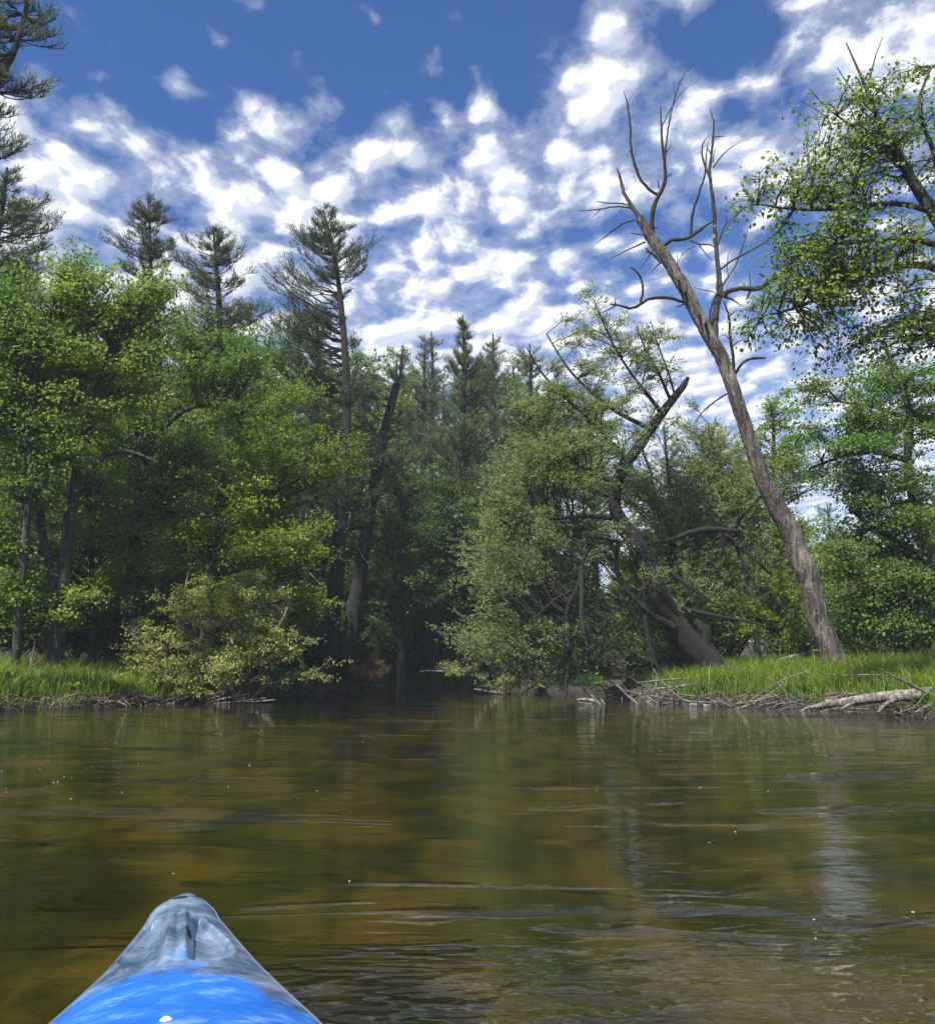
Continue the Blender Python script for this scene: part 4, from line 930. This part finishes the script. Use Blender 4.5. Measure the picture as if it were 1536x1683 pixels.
for pts_, lb_, sd_ in ((scatter(9000, 5, 22, 14, 33, .05, 5, 29), 'low leafy weeds among the right bank grass', 30), (scatter(7000, -17, -5.6, 17, 29, .05, 5, 31), 'low leafy weeds among the left bank grass', 32)):
    pts_ = pts_[vnoise(pts_[:, 0], pts_[:, 1], 2.4, sd_) > .25]
    tag(link('weeds', grass_mesh('weeds', pts_, .42, .035, UNDER, 1.1, sd_)), lb_, 'weeds', kind='stuff')
# broad-leaved plants
def broad_plant(label, x, y, n, L, mat, seed, name='skunk_cabbage'):
    r = np.random.default_rng(seed); z = z_at(x, y); root = empty(name, (x, y, z)); tag(root, label, 'plant')
    for i in range(n):
        a = r.uniform(0, 6.28); el = r.uniform(.5, 1.15); l = L*r.uniform(.7, 1.15); wv = l*.3
        d = np.array([math.cos(a)*math.cos(el), math.sin(a)*math.cos(el), math.sin(el)]); s = np.array([-math.sin(a), math.cos(a), 0])
        nn = np.cross(s, d)
        V, Fq = [], []
        for j, t in enumerate(np.linspace(0, 1, 7)):
            ww = wv*math.sin(math.pi*min(1, .08+t*.95))**.8*.5+.004
            c = d*l*t+np.array([0, 0, -1])*l*.28*t*t
            V += [c-s*ww+nn*ww*.3, c, c+s*ww+nn*ww*.3]
        for j in range(6):
            k = j*3; Fq += [[k, k+1, k+4, k+3], [k+1, k+2, k+5, k+4]]
        link('leaf', mesh_from('leaf', np.array(V), [np.array(Fq)], [mat]), root)
BIG = leaf_mat('broad_leaf', (.11, .20, .02), (.13, .23, .025), (.15, .26, .03), .4)
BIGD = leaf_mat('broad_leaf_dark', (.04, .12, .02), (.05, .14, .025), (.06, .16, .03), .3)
for i, (px, py, Yy, n, L, mt, lb) in enumerate([
    (372, 1150, 0, 7, .5, BIG, 'bright broad-leaved plant at the water edge of the left bank grass'),
    (5, 1150, 0, 12, .75, BIG, 'large bright broad-leaved plant at the left edge of the photo'),
    (130, 1150, 0, 8, .45, BIG, 'small broad-leaved plant in the left bank grass near the dead sapling'),
    (470, 1136, 0, 10, .5, BIGD, 'dark broad-leaved plant under the pale shrub by the drift pile'),
    (500, 1132, 0, 10, .55, BIGD, 'dark broad-leaved plant left of the tallest pine foot'),
    (520, 1130, 0, 9, .5, BIGD, 'dark broad-leaved plant at the tallest pine foot'),
    (1215, 1138, 0, 11, .42, BIG, 'leafy green plant on the right bank edge above the tangled roots'),
    (1250, 1140, 0, 9, .38, BIG, 'smaller leafy plant beside the root tangle on the right bank'),
    ]):
    g0 = ground_pt(px, py+14 if px < 200 or px > 1100 else py+8, 0)
    # walk back from the water edge until on land
    x, y = g0[0], g0[1]
    for _ in range(40):
        if river_sd(np.array([x]), np.array([y]))[0] < -.45: break
        y += .2; x = (px-CX)/F*y*1.0
    broad_plant(lb, x, y, n, L, mt, 100+i)

# ------------------------------------------------------------------ driftwood
cr = lambda x, y: (950+x/2.621, 1050+y/2.621, 2.621)
cl = lambda x, y: (450+x/2.793, 1020+y/2.793, 2.793)
cL = lambda x, y: (x/3.072, 1050+y/3.072, 3.072)
def stick(name, label, Y, conv, paths, mat='drift', cat='driftwood', group=None, sides=7, part=None):
    P0, R0 = T(paths[0], Y, conv=conv); base = P0[0].copy()
    g = Geo(); limb(g, P0, R0, .1, sides+3, .12, rough=.05)
    if len(paths) > 1:
        root = empty(name, base); tag(root, label, cat, group)
        link(part or 'stem', g.mesh(part or 'stem', [BARK[mat]], base), root)
        for q in paths[1:]:
            g2 = Geo(); Pq, Rq = T(q, Y, conv=conv); limb(g2, Pq, Rq, .08, sides, .2, rough=.06)
            link('branch', g2.mesh('branch', [BARK[mat]], base), root)
        return root
    o = link(name, g.mesh(name, [BARK[mat]], base), loc=base); tag(o, label, cat, group); return o
# log
P0, R0 = T([(978, 300, 4, 1.2), (1020, 293, 9, 1.0), (1080, 282, 15, .8), (1180, 268, 19, .5), (1300, 255, 23, .2), (1420, 243, 26, 0), (1540, 236, 29, -.3), (1700, 222, 32, -.6)], 19.0, conv=cr)
lroot = empty('fallen_log', P0[0]); tag(lroot, 'thick pale barkless log lying half in the water at the right bank', 'log')
g_ = Geo(); limb(g_, P0, R0, .07, 24, .1, rough=.012, ridge=.018); link('trunk', g_.mesh('trunk', [BARK['drift']], P0[0]), lroot)
for q in [[(1370, 262, 10, -.1), (1330, 278, 9, -.4), (1305, 298, 8, -.6), (1292, 320, 6, -.7)], [(1185, 278, 8), (1150, 292, 7, -.2), (1130, 306, 5, -.3)], [(1560, 262, 10, -.4), (1500, 292, 8, -.7), (1455, 318, 5, -.9)]]:
    g2 = Geo(); Pq, Rq = T(q, 19.0, conv=cr); limb(g2, Pq, Rq, .08, 7, .15); link('branch', g2.mesh('branch', [BARK['drift']], P0[0]), lroot)
stick('dead_branch', 'dark forked branch arching over the pale log', 18.6, cr, [[(1560, 262, 6), (1510, 240, 6), (1460, 212, 6), (1420, 190, 6), (1370, 168, 5), (1330, 150, 4), (1295, 125, 2)], [(1350, 160, 4), (1300, 158, 3.5), (1250, 154, 3), (1150, 160, 3), (1055, 149, 2)], [(1250, 155, 2.5), (1190, 165, 2), (1155, 188, 1)]], 'stick')
S_ = [
 ('driftwood_branch', 'long thin pole slanting from the willow down into the river', 25, [[(322, 130, 3), (370, 200, 4), (430, 252, 4.5), (490, 278, 4.5), (590, 293, 4)]], 'drift'),
 ('driftwood_branch', 'pale stick lying on top of the heap below the willow', 26, [[(545, 180, 3.5), (450, 205, 4.5), (340, 215, 4)]], 'drift'),
 ('driftwood_branch', 'upper weathered stick of the heap against the right bank grass', 26.4, [[(520, 170, 3), (400, 175, 4), (250, 190, 3)]], 'drift'),
 ('driftwood_branch', 'stick slanting across the middle of the heap below the willow', 26.2, [[(545, 178, 3), (480, 225, 3.5), (430, 258, 3)]], 'stick'),
 ('driftwood_branch', 'lowest grey stick of the heap below the willow', 25.8, [[(300, 245, 3), (400, 262, 4), (460, 262, 3)]], 'stick'),
 ('driftwood_branch', 'thick pale stake slanting out of the water left of the heap', 26, [[(165, 198, 4), (205, 240, 6), (235, 265, 7), (262, 290, 6)]], 'drift'),
 ('driftwood_log', 'short fat pale log end lying flat in the water left of the stake', 26, [[(-5, 262, 5), (45, 262, 9), (80, 272, 9), (95, 285, 6)], [(40, 222, 3), (62, 250, 5), (85, 275, 4)], [(95, 258, 5), (108, 275, 5), (118, 288, 3)]], 'drift'),
 ('driftwood_branch', 'thin flat stick touching the water before the short pale log', 26.2, [[(0, 275, 3), (50, 280, 3.5), (100, 282, 2)]], 'drift'),
 ('driftwood_branch', 'brown stick poking up out of the right bank grass', 25, [[(640, 232, 4), (610, 195, 3.5), (575, 155, 2)]], 'stick'),
 ('driftwood_branch', 'knobbly pale piece at the waterline left of the root tangle', 24, [[(595, 255, 3), (620, 275, 5), (655, 292, 5)], [(620, 275, 4), (570, 270, 2)]], 'drift'),
 ('driftwood_log', 'flat dark-ended log floating at the foot of the long slanting pole', 24.6, [[(478, 284, 8), (520, 286, 8), (600, 293, 4)]], 'drift'),
 ('root_tangle', 'pale tangle of bare roots standing at the water edge left of the log', 23, [[(915, 292, 4), (900, 260, 4), (890, 225, 4), (860, 195, 3.5), (848, 185, 2)], [(790, 220, 3), (850, 243, 4), (905, 290, 3)], [(825, 148, 1.5), (842, 185, 3), (850, 200, 2)], [(860, 245, 3), (780, 265, 3), (680, 280, 2)], [(925, 228, 2), (938, 262, 3), (936, 302, 2)], [(940, 275, 3), (980, 262, 3), (1015, 285, 2)], [(840, 240, 3), (770, 262, 3), (772, 288, 2)], [(880, 262, 3), (830, 280, 3), (740, 288, 2)], [(905, 240, 2.5), (960, 275, 3), (1000, 292, 2)]], 'drift'),
 ('driftwood_branch', 'brown root end lying left of the root tangle', 24, [[(680, 282, 3), (740, 242, 3.5), (778, 262, 3), (775, 286, 2)]], 'stick'),
 ('fallen_branch', 'grey fallen branch lying behind the right bank grass left of the dead trunk', 29, [[(815, 108, 5), (900, 82, 8), (1030, 50, 6)], [(900, 82, 4), (860, 120, 3)]], 'drift'),
 ('fallen_branch', 'arched fallen branch behind the grass right of the dead trunk', 29, [[(1165, 78, 5), (1260, 72, 6), (1330, 80, 5), (1380, 102, 3)]], 'drift'),
 ('dead_sapling', 'thin curved dead stem rising from the right bank grass', 24, [[(1015, 230, 2.5), (1005, 195, 2.5), (1010, 170, 2), (1022, 155, 1)]], 'drift'),
]
for nm, lb, Y_, ph, mt in S_: stick(nm, lb, Y_, cr, ph, mt)
S2 = [
 ('driftwood_log', 'long pale log lying along the waterline at the river bend', 37, [[(920, 315, 4), (1000, 328, 6), (1080, 340, 5), (1240, 345, 5)], [(1065, 315, 4), (1095, 342, 4)]], 'drift'),
 ('driftwood_branch', 'pale stick dipping into the water under the hanging willow limbs', 32, [[(1245, 328, 3), (1270, 355, 3.5), (1300, 380, 2.5)]], 'drift'),
 ('driftwood_log', 'jutting pale log end on the left shore beside the tallest pine', 35, [[(20, 350, 4), (160, 352, 5), (225, 345, 8)], [(160, 338, 6), (225, 350, 5)], [(200, 345, 4), (230, 330, 3)]], 'drift'),
 ('wooden_post', 'thin upright stake in the water right of the brown dead needles', 38, [[(517, 335, 3), (515, 300, 3), (512, 266, 2.5)]], 'drift'),
 ('driftwood_log', 'short dark log behind the upright stake', 39, [[(440, 300, 8), (510, 300, 8)]], 'stick'),
 ('dead_branch', 'pale leaning dead branch under the far bush reaching left over the water', 37.5, [[(900, 232, 3), (800, 234, 4), (700, 230, 3), (665, 235, 1.5)], [(780, 234, 2), (740, 215, 1)]], 'drift'),
]
for nm, lb, Y_, ph, mt in S2: stick(nm, lb, Y_, cl, ph, mt)
# drift pile under the pale shrub
S3 = [([(845, 345, 5), (900, 310, 5), (960, 290, 5), (1070, 265, 3)], 'thick dark stick slanting up at the left end of the shrub drift pile'),
      ([(930, 330, 4), (1000, 300, 5), (1140, 262, 3)], 'second stick from the left in the shrub drift pile'),
      ([(960, 345, 4), (1060, 305, 5), (1130, 285, 4), (1180, 190, 3), (1230, 120, 2)], 'stick of the shrub drift pile with a long stem curving up into the leaves'),
      ([(1030, 330, 4), (1130, 300, 4), (1260, 280, 3)], 'grey stick across the middle of the shrub drift pile'),
      ([(1080, 328, 4), (1200, 318, 5), (1340, 300, 3)], 'low stick along the waterline of the shrub drift pile'),
      ([(1180, 300, 3), (1260, 320, 3.5), (1390, 308, 3)], 'rightmost flat stick of the shrub drift pile'),
      ([(560, 346, 4), (700, 338, 5), (860, 325, 4)], 'long pale pole floating along the left shore before the shrub'),
      ([(725, 350, 4), (765, 290, 4), (775, 230, 3), (780, 180, 2)], 'dark stem rising out of the water left of the shrub drift pile'),
      ([(860, 342, 5), (910, 290, 4), (940, 220, 3), (950, 170, 2)], 'dark curved stem standing behind the left end of the shrub drift pile')]
for i, (q, lb) in enumerate(S3):
    stick('driftwood_branch', lb, 26.5, cL, [q], 'stick' if i in (0, 1, 2, 7, 8) else 'drift')
stick('dead_sapling', 'spindly pale dead sapling with bare twigs on the left bank grass', 22.5, cL,
      [[(60, 365, 5), (55, 320, 5), (85, 260, 5), (120, 220, 4.5), (150, 150, 4), (170, 60, 3), (178, 0, 1.5)], [(110, 235, 3), (160, 240, 2.5), (205, 210, 1.5)], [(85, 260, 3), (70, 200, 2), (75, 120, 1)], [(150, 150, 2.5), (190, 120, 2), (240, 60, 1)], [(155, 120, 2), (150, 60, 1)], [(30, 340, 3), (10, 300, 2), (50, 130, 1)]], 'drift')
stick('dead_branch', 'bare pale stem lying toward the bright broad-leaved plant', 22.5, cL, [[(250, 350, 3), (270, 330, 4), (330, 295, 3), (400, 270, 1.5)], [(270, 330, 2), (255, 300, 1)]], 'drift')
# bare hanging twigs on pine trunks
stick('dead_branch', 'bare bleached branches hanging from the trunk of the bare-trunked pine', 38.6, lambda x, y: (430+x/3, 700+y/3, 3), [[(190, 620, 5), (205, 690, 5), (215, 780, 4), (225, 830, 2)], [(205, 690, 3), (260, 750, 3), (310, 800, 1.5)], [(195, 640, 3), (185, 720, 2), (200, 800, 1)]], 'drift')
stick('dead_branch', 'bleached crooked branch hanging off the tallest pine trunk', 36.6, lambda x, y: (430+x/3, 700+y/3, 3), [[(405, 520, 4), (440, 530, 4), (470, 590, 3.5), (500, 650, 3), (530, 685, 2)], [(400, 430, 3), (435, 425, 3), (440, 470, 2)], [(470, 590, 2), (500, 560, 1)]], 'drift')

# ------------------------------------------------------------------ kayak bow
OUT = [(1469.5, 300, 314), (1472, 282, 326), (1476, 272, 333), (1483, 261, 339), (1492, 253, 348), (1505, 242, 358), (1522, 229, 372), (1541, 213, 388), (1560, 197, 405), (1578, 181, 421), (1596, 161, 438), (1614, 140, 456), (1632, 118, 474), (1650, 96, 492), (1683, 56, 527), (1720, 14, 560), (1770, -35, 596)]
ZE = .30
Lp = np.array([ground_pt(a, y, ZE) for y, a, b_ in OUT]); Rp = np.array([ground_pt(b_, y, ZE) for y, a, b_ in OUT])
tip = (Lp[0]+Rp[0])/2; tail = (Lp[-1]+Rp[-1])/2
ax = (tail-tip)[:2]; ax /= np.linalg.norm(ax); lt = np.array([ax[1], -ax[0]])     # ax points back, lt lateral
if lt[0] > 0: lt = -lt                                                            # lt toward the left
def loc2(p): q = np.asarray(p)[:2]-tip[:2]; return q@ax, q@lt
sL = [loc2(p) for p in Lp]; sR = [loc2(p) for p in Rp]
s_mid = np.array([(a[0]+b_[0])/2 for a, b_ in zip(sL, sR)]); hw = np.array([(a[1]-b_[1])/2 for a, b_ in zip(sL, sR)]); cm = np.array([(a[1]+b_[1])/2 for a, b_ in zip(sL, sR)])
s_mid[0] = 0; hw[0] = .03; hw[1:5] += .006
KL = 3.3
sx_ = np.concatenate([s_mid, [s_mid[-1]+.35, s_mid[-1]+.9, 2.2, 2.9, KL]]); hx = np.concatenate([hw, [hw[-1]+.03, hw[-1]+.05, hw[-1]+.03, hw[-1]*.6, .02]]); cx_ = np.concatenate([cm, [0]*5])
hwf = lambda s: np.interp(s, sx_, hx); cmf = lambda s: np.interp(s, sx_, cx_)*np.clip(1-(s-.0)/1.2, 0, 1)
def k_px(px, py, z=None):
    z = .315
    for _ in range(6):
        s_, l_ = loc2(ground_pt(px, py, z)); u_ = min(1, abs(l_-cmf(s_))/hwf(s_))
        z = ZE-.012+(.014+.035*min(1, max(0, s_)/.9))*(1-u_**2.4)
    return s_, l_
ck = lambda x, y: (x/2.743, 1450+y/2.743)
PODL = np.array([k_px(*ck(*q)) for q in [(735, 175), (742, 230), (738, 290), (720, 345), (660, 395), (590, 425), (556, 395), (520, 352), (578, 290), (640, 215), (690, 180)]])
PODR = np.array([k_px(*ck(*q)) for q in [(872, 165), (905, 160), (960, 205), (1020, 260), (1052, 300), (1040, 335), (980, 358), (900, 362), (858, 352), (850, 300), (855, 220)]])
def poly_sd(poly, x, y):
    p = np.stack([x.ravel(), y.ravel()], 1); d = np.full(len(p), 1e9); ins = np.zeros(len(p), bool); n = len(poly)
    for i in range(n):
        a = poly[i]; b_ = poly[(i+1) % n]; e = b_-a
        t = np.clip(((p-a)@e)/(e@e), 0, 1)[:, None]; d = np.minimum(d, np.linalg.norm(p-(a+t*e), axis=1))
        c = (a[1] > p[:, 1]) != (b_[1] > p[:, 1]); xi = (b_[0]-a[0])*(p[:, 1]-a[1])/(b_[1]-a[1]+1e-12)+a[0]
        ins ^= c & (p[:, 0] < xi)
    return np.where(ins, d, -d).reshape(x.shape)
ns, nu = 250, 100
ss = np.concatenate([np.linspace(0, 1, 40)**1.6*.06, np.linspace(.06, 1.15, ns)[1:], np.linspace(1.15, KL, 50)[1:]])
uu = np.sin(np.linspace(-1, 1, nu)*math.pi/2*.999)*1.0
SS, UU = np.meshgrid(ss, uu, indexing='ij')
HWs = hwf(SS); LAT = UU*HWs+cmf(SS)
hump = .014+.035*np.clip(SS/.9, 0, 1)+.05*sstep(SS, .9, 1.5)
crown = (1-np.abs(UU)**2.4)
DZ = ZE-.012+hump*crown
dl = poly_sd(PODL, SS, LAT); dr_ = poly_sd(PODR, SS, LAT)
rimk = 1-np.abs(UU)**8
DZ -= .021*sstep(dl, -.001, .012)*(1+.55*sstep(dl, .012, .05))*rimk; DZ -= .021*sstep(dr_, -.001, .012)*(1+.55*sstep(dr_, .012, .05))*rimk
DZ += .0035*np.exp(-(dl+.006)**2/.005**2)+.0035*np.exp(-(dr_+.006)**2/.005**2)
# moulded grip ridge between the pods with a groove in it
h0 = k_px(*ck(800, 150)); h1 = k_px(*ck(785, 350)); ctr = np.interp(SS, [h0[0], h1[0]], [h0[1], h1[1]])
rs_ = sstep(SS, h0[0]-.03, h0[0]+.01)*(1-sstep(SS, h1[0]-.02, h1[0]+.07)); dd = LAT-ctr
wr = .026
DZ += rs_*(.014*(1-sstep(np.abs(dd), wr*.7, wr*1.15)) - .006*np.exp(-(dd+.002)**2/.006**2))
def tow(s, lat, z):
    xy = tip[:2]+s[..., None]*ax+lat[..., None]*lt; return np.concatenate([xy, z[..., None]], -1)
VD = tow(SS, LAT, DZ); n1, n2 = SS.shape
idx = np.arange(n1*n2).reshape(n1, n2)
QD = np.stack([idx[:-1, :-1], idx[:-1, 1:], idx[1:, 1:], idx[1:, :-1]], -1).reshape(-1, 4)
m, nt = new_mat('kayak_plastic')
tcn = nt.n('ShaderNodeTexCoord'); ov = tcn.outputs['Object']
sxyz = nt.n('ShaderNodeSeparateXYZ'); nt.link(ov, sxyz.inputs[0])   # x back along the deck, y to the left
n1_ = nt.noise(ov, 7, 5, .6, .6); n2_ = nt.noise(nt.mapping(ov, (1, .7, 1), (0, 0, .4)), 9, 8, .72); n3_ = nt.noise(nt.mapping(ov, (1, .25, 1), (0, 0, .7)), 60, 4, .7)
fade = nt.math('ADD', nt.math('ADD', nt.math('MULTIPLY', nt.math('SUBTRACT', n1_, .5), .40), nt.math('MULTIPLY', nt.math('SUBTRACT', n2_, .5), .45)), nt.math('SUBTRACT', sxyz.outputs[0], nt.math('MULTIPLY', nt.math('MAXIMUM', sxyz.outputs[1], 0.0), 1.15)))
blue = nt.mix(nt.smooth(n2_, .4, .7), (.012, .11, .46), (.03, .17, .56))
grey = nt.mix(nt.smooth(n2_, .35, .65), (.035, .07, .135), (.16, .21, .29))
col = nt.mix(nt.smooth(fade, .70, .78), grey, blue)
col = nt.mix(nt.smooth(n2_, .52, .68, 0, .5), col, (.22, .33, .48))
col = nt.mix(nt.smooth(n3_, .60, .74, 0, .5), col, (.38, .46, .55))
p = nt.n('ShaderNodeBsdfPrincipled'); nt.link(col, p.inputs['Base Color']); nt.link(nt.smooth(n2_, .3, .7, .20, .42), p.inputs['Roughness'])
b = nt.n('ShaderNodeBump'); b.inputs['Strength'].default_value = .35; b.inputs['Distance'].default_value = .003
nt.link(nt.math('ADD', n3_, n2_), b.inputs['Height']); nt.link(b.outputs[0], p.inputs['Normal']); out(nt, p.outputs[0])
KM = m
kay = empty('kayak', (tip[0], tip[1], 0)); kay.rotation_euler = (0, 0, math.atan2(ax[1], ax[0])); tag(kay, 'scuffed blue plastic kayak bow pointing up the river', 'kayak')
ca, sa = ax
def kl(V):    # world -> kayak local
    q = V-np.array([tip[0], tip[1], 0]); return np.stack([q[:, 0]*ca+q[:, 1]*sa, -q[:, 0]*sa+q[:, 1]*ca, q[:, 2]], 1)
link('deck', mesh_from('deck', kl(VD.reshape(-1, 3)), [QD], [KM]), kay)
# hull: from the seam down under the water
prof = [(1.0, ZE-.014), (1.008, ZE-.02), (1.0, ZE-.04), (.93, .2), (.8, .1), (.62, 0.), (.4, -.07), (.15, -.1), (0, -.11)]
hs = np.concatenate([np.linspace(0, 1, 20)**1.5*.1, np.linspace(.1, KL, 70)[1:]])
VH = []
for sgn in (1, -1):
    for (f_, z_) in (prof if sgn == 1 else prof[::-1]):
        rake = max(0, (ZE-z_))*.55
        s_ = hs+rake*np.clip(1-hs/1.0, 0, 1)
        VH.append(tow(s_, sgn*f_*hwf(hs)+cmf(hs), np.full(len(hs), z_)))
VH = np.array(VH); a1, a2, _ = VH.shape; idx = np.arange(a1*a2).reshape(a1, a2)
QH = np.stack([idx[:-1, :-1], idx[:-1, 1:], idx[1:, 1:], idx[1:, :-1]], -1).reshape(-1, 4)
link('hull', mesh_from('hull', kl(VH.reshape(-1, 3)), [QH], [KM]), kay)
def dark_mat(name, c, rough):
    m, nt = new_mat(name); p = nt.n('ShaderNodeBsdfPrincipled'); tcn = nt.n('ShaderNodeTexCoord'); n = nt.noise(tcn.outputs['Object'], 40, 3)
    nt.link(nt.mix(n, c, tuple(x*1.5 for x in c)), p.inputs['Base Color']); p.inputs['Roughness'].default_value = rough; out(nt, p.outputs[0]); return m
BLK = dark_mat('rubber_and_hole_dark', (.008, .008, .009), .5); WHT = dark_mat('pale_bolt', (.7, .7, .7), .25)  # the black also stands in for the dark inside the deck holes
def deck_z(s, l):
    i = np.abs(ss-s).argmin(); u = (l-cmf(s))/hwf(s); j = np.abs(uu-u).argmin(); return DZ[i, j]
def disc(name, s, l, a_, b_, mat, dz=.002, dome=0.0, n=24):
    """small domed disc lying on the deck"""
    V = []; rings = [1, .8, .45]
    for k, rr in enumerate(rings):
        for t in np.linspace(0, 2*math.pi, n, endpoint=False):
            si, li = s+a_*rr*math.cos(t), l+b_*rr*math.sin(t)
            z = np.interp(si, ss, DZ[:, int(np.abs(uu-(li-cmf(si))/hwf(si)).argmin())])
            V.append([si, li, z+dz+dome*(1-rr**2)])
    V.append([s, l, deck_z(s, l)+dz+dome])
    V = np.array(V); Fq = [[k*n+i, k*n+(i+1) % n, (k+1)*n+(i+1) % n, (k+1)*n+i] for k in range(2) for i in range(n)]
    Ft = [[2*n+i, 2*n+(i+1) % n, 3*n] for i in range(n)]
    Vw = tow(V[:, 0], V[:, 1], V[:, 2]); link(name, mesh_from(name, kl(Vw), [np.array(Fq), np.array(Ft)], [mat]), kay)
q = k_px(*ck(811, 71), z=0); disc('tow_hole', q[0], q[1], .012, .020, BLK)  # black disc painting the dark of a hole; the deck stays closed
q = k_px(*ck(851, 236), z=0); disc('strap_slot', q[0], q[1], .030, .0065, BLK)  # likewise a black disc for the dark inside the slot
q = k_px(272, 1692, z=0); disc('bolt', q[0], q[1], .009, .010, WHT, .001, .006)
# moulded seam where deck meets hull
g = Geo()
for sg in (1, -1):
    hs2 = np.concatenate([np.linspace(0, 1, 24)**1.6*.06, np.linspace(.06, KL-.02, 110)[1:]])
    Vs = tow(hs2, sg*(hwf(hs2)+.0005)+cmf(hs2), np.full(len(hs2), ZE-.014)); tubes(g, Vs[None], np.full((1, len(hs2)), .0035), 6, 0)
SEAM = dark_mat('worn_seam', (.07, .10, .14), .5)
link('seam', mesh_from('seam', kl(np.concatenate(g.V)), g.F, [SEAM]), kay)
# cockpit rim behind the frame
g = Geo(); t = np.linspace(0, 2*math.pi, 41)
Cc = np.stack([1.95+.45*np.cos(t), .22*np.sin(t)], 1)
zc = ZE+.11
Vw = tow(Cc[:, 0], Cc[:, 1], np.full(41, zc)); tubes(g, Vw[None], np.full((1, 41), .018), 8, 0)
link('cockpit_rim', mesh_from('cockpit_rim', kl(np.concatenate(g.V)), g.F, [BLK]), kay)

# ------------------------------------------------------------------ foam flecks drifting on the water
m, nt = new_mat('foam'); p = nt.n('ShaderNodeBsdfPrincipled'); tcn = nt.n('ShaderNodeTexCoord')
nt.link(nt.mix(nt.noise(tcn.outputs['Object'], 30, 3), (.55, .56, .5), (.8, .8, .76)), p.inputs['Base Color']); p.inputs['Roughness'].default_value = .7; out(nt, p.outputs[0])
r = np.random.default_rng(77); g = Geo()
fl = [(10, 1297), (105, 1277), (118, 1277), (88, 1286), (95, 1285), (65, 1265), (3, 1268), (150, 1262), (228, 1255), (235, 1255), (1262, 1301), (1240, 1299), (1150, 1295), (410, 1255), (762, 1161), (355, 1206), (430, 1200), (290, 1120), (200, 1180), (1500, 1500), (980, 1300)]
fl += [(r.uniform(0, 1536), r.uniform(1180, 1520)) for _ in range(14)]
for (px, py) in fl:
    c = ground_pt(px, py, 0); k = 7; s_ = r.uniform(.0015, .004)*(1+c[1]*.06); a_ = np.linspace(0, 6.28, k, endpoint=False)
    rr = s_*r.uniform(.6, 1.3, k)
    V = np.stack([c[0]+np.cos(a_)*rr*1.5, c[1]+np.sin(a_)*rr, np.full(k, .0015)], 1); V = np.concatenate([V, [[c[0], c[1], .003]]])
    g.add(V, np.array([[i, (i+1) % k, k] for i in range(k)]), 0, False)
fo = link('foam', g.mesh('foam', [m])); tag(fo, 'scattered white foam flecks drifting on the river surface', 'foam', kind='stuff')
import os
if os.environ.get("HOME","").endswith("nohome"): pass
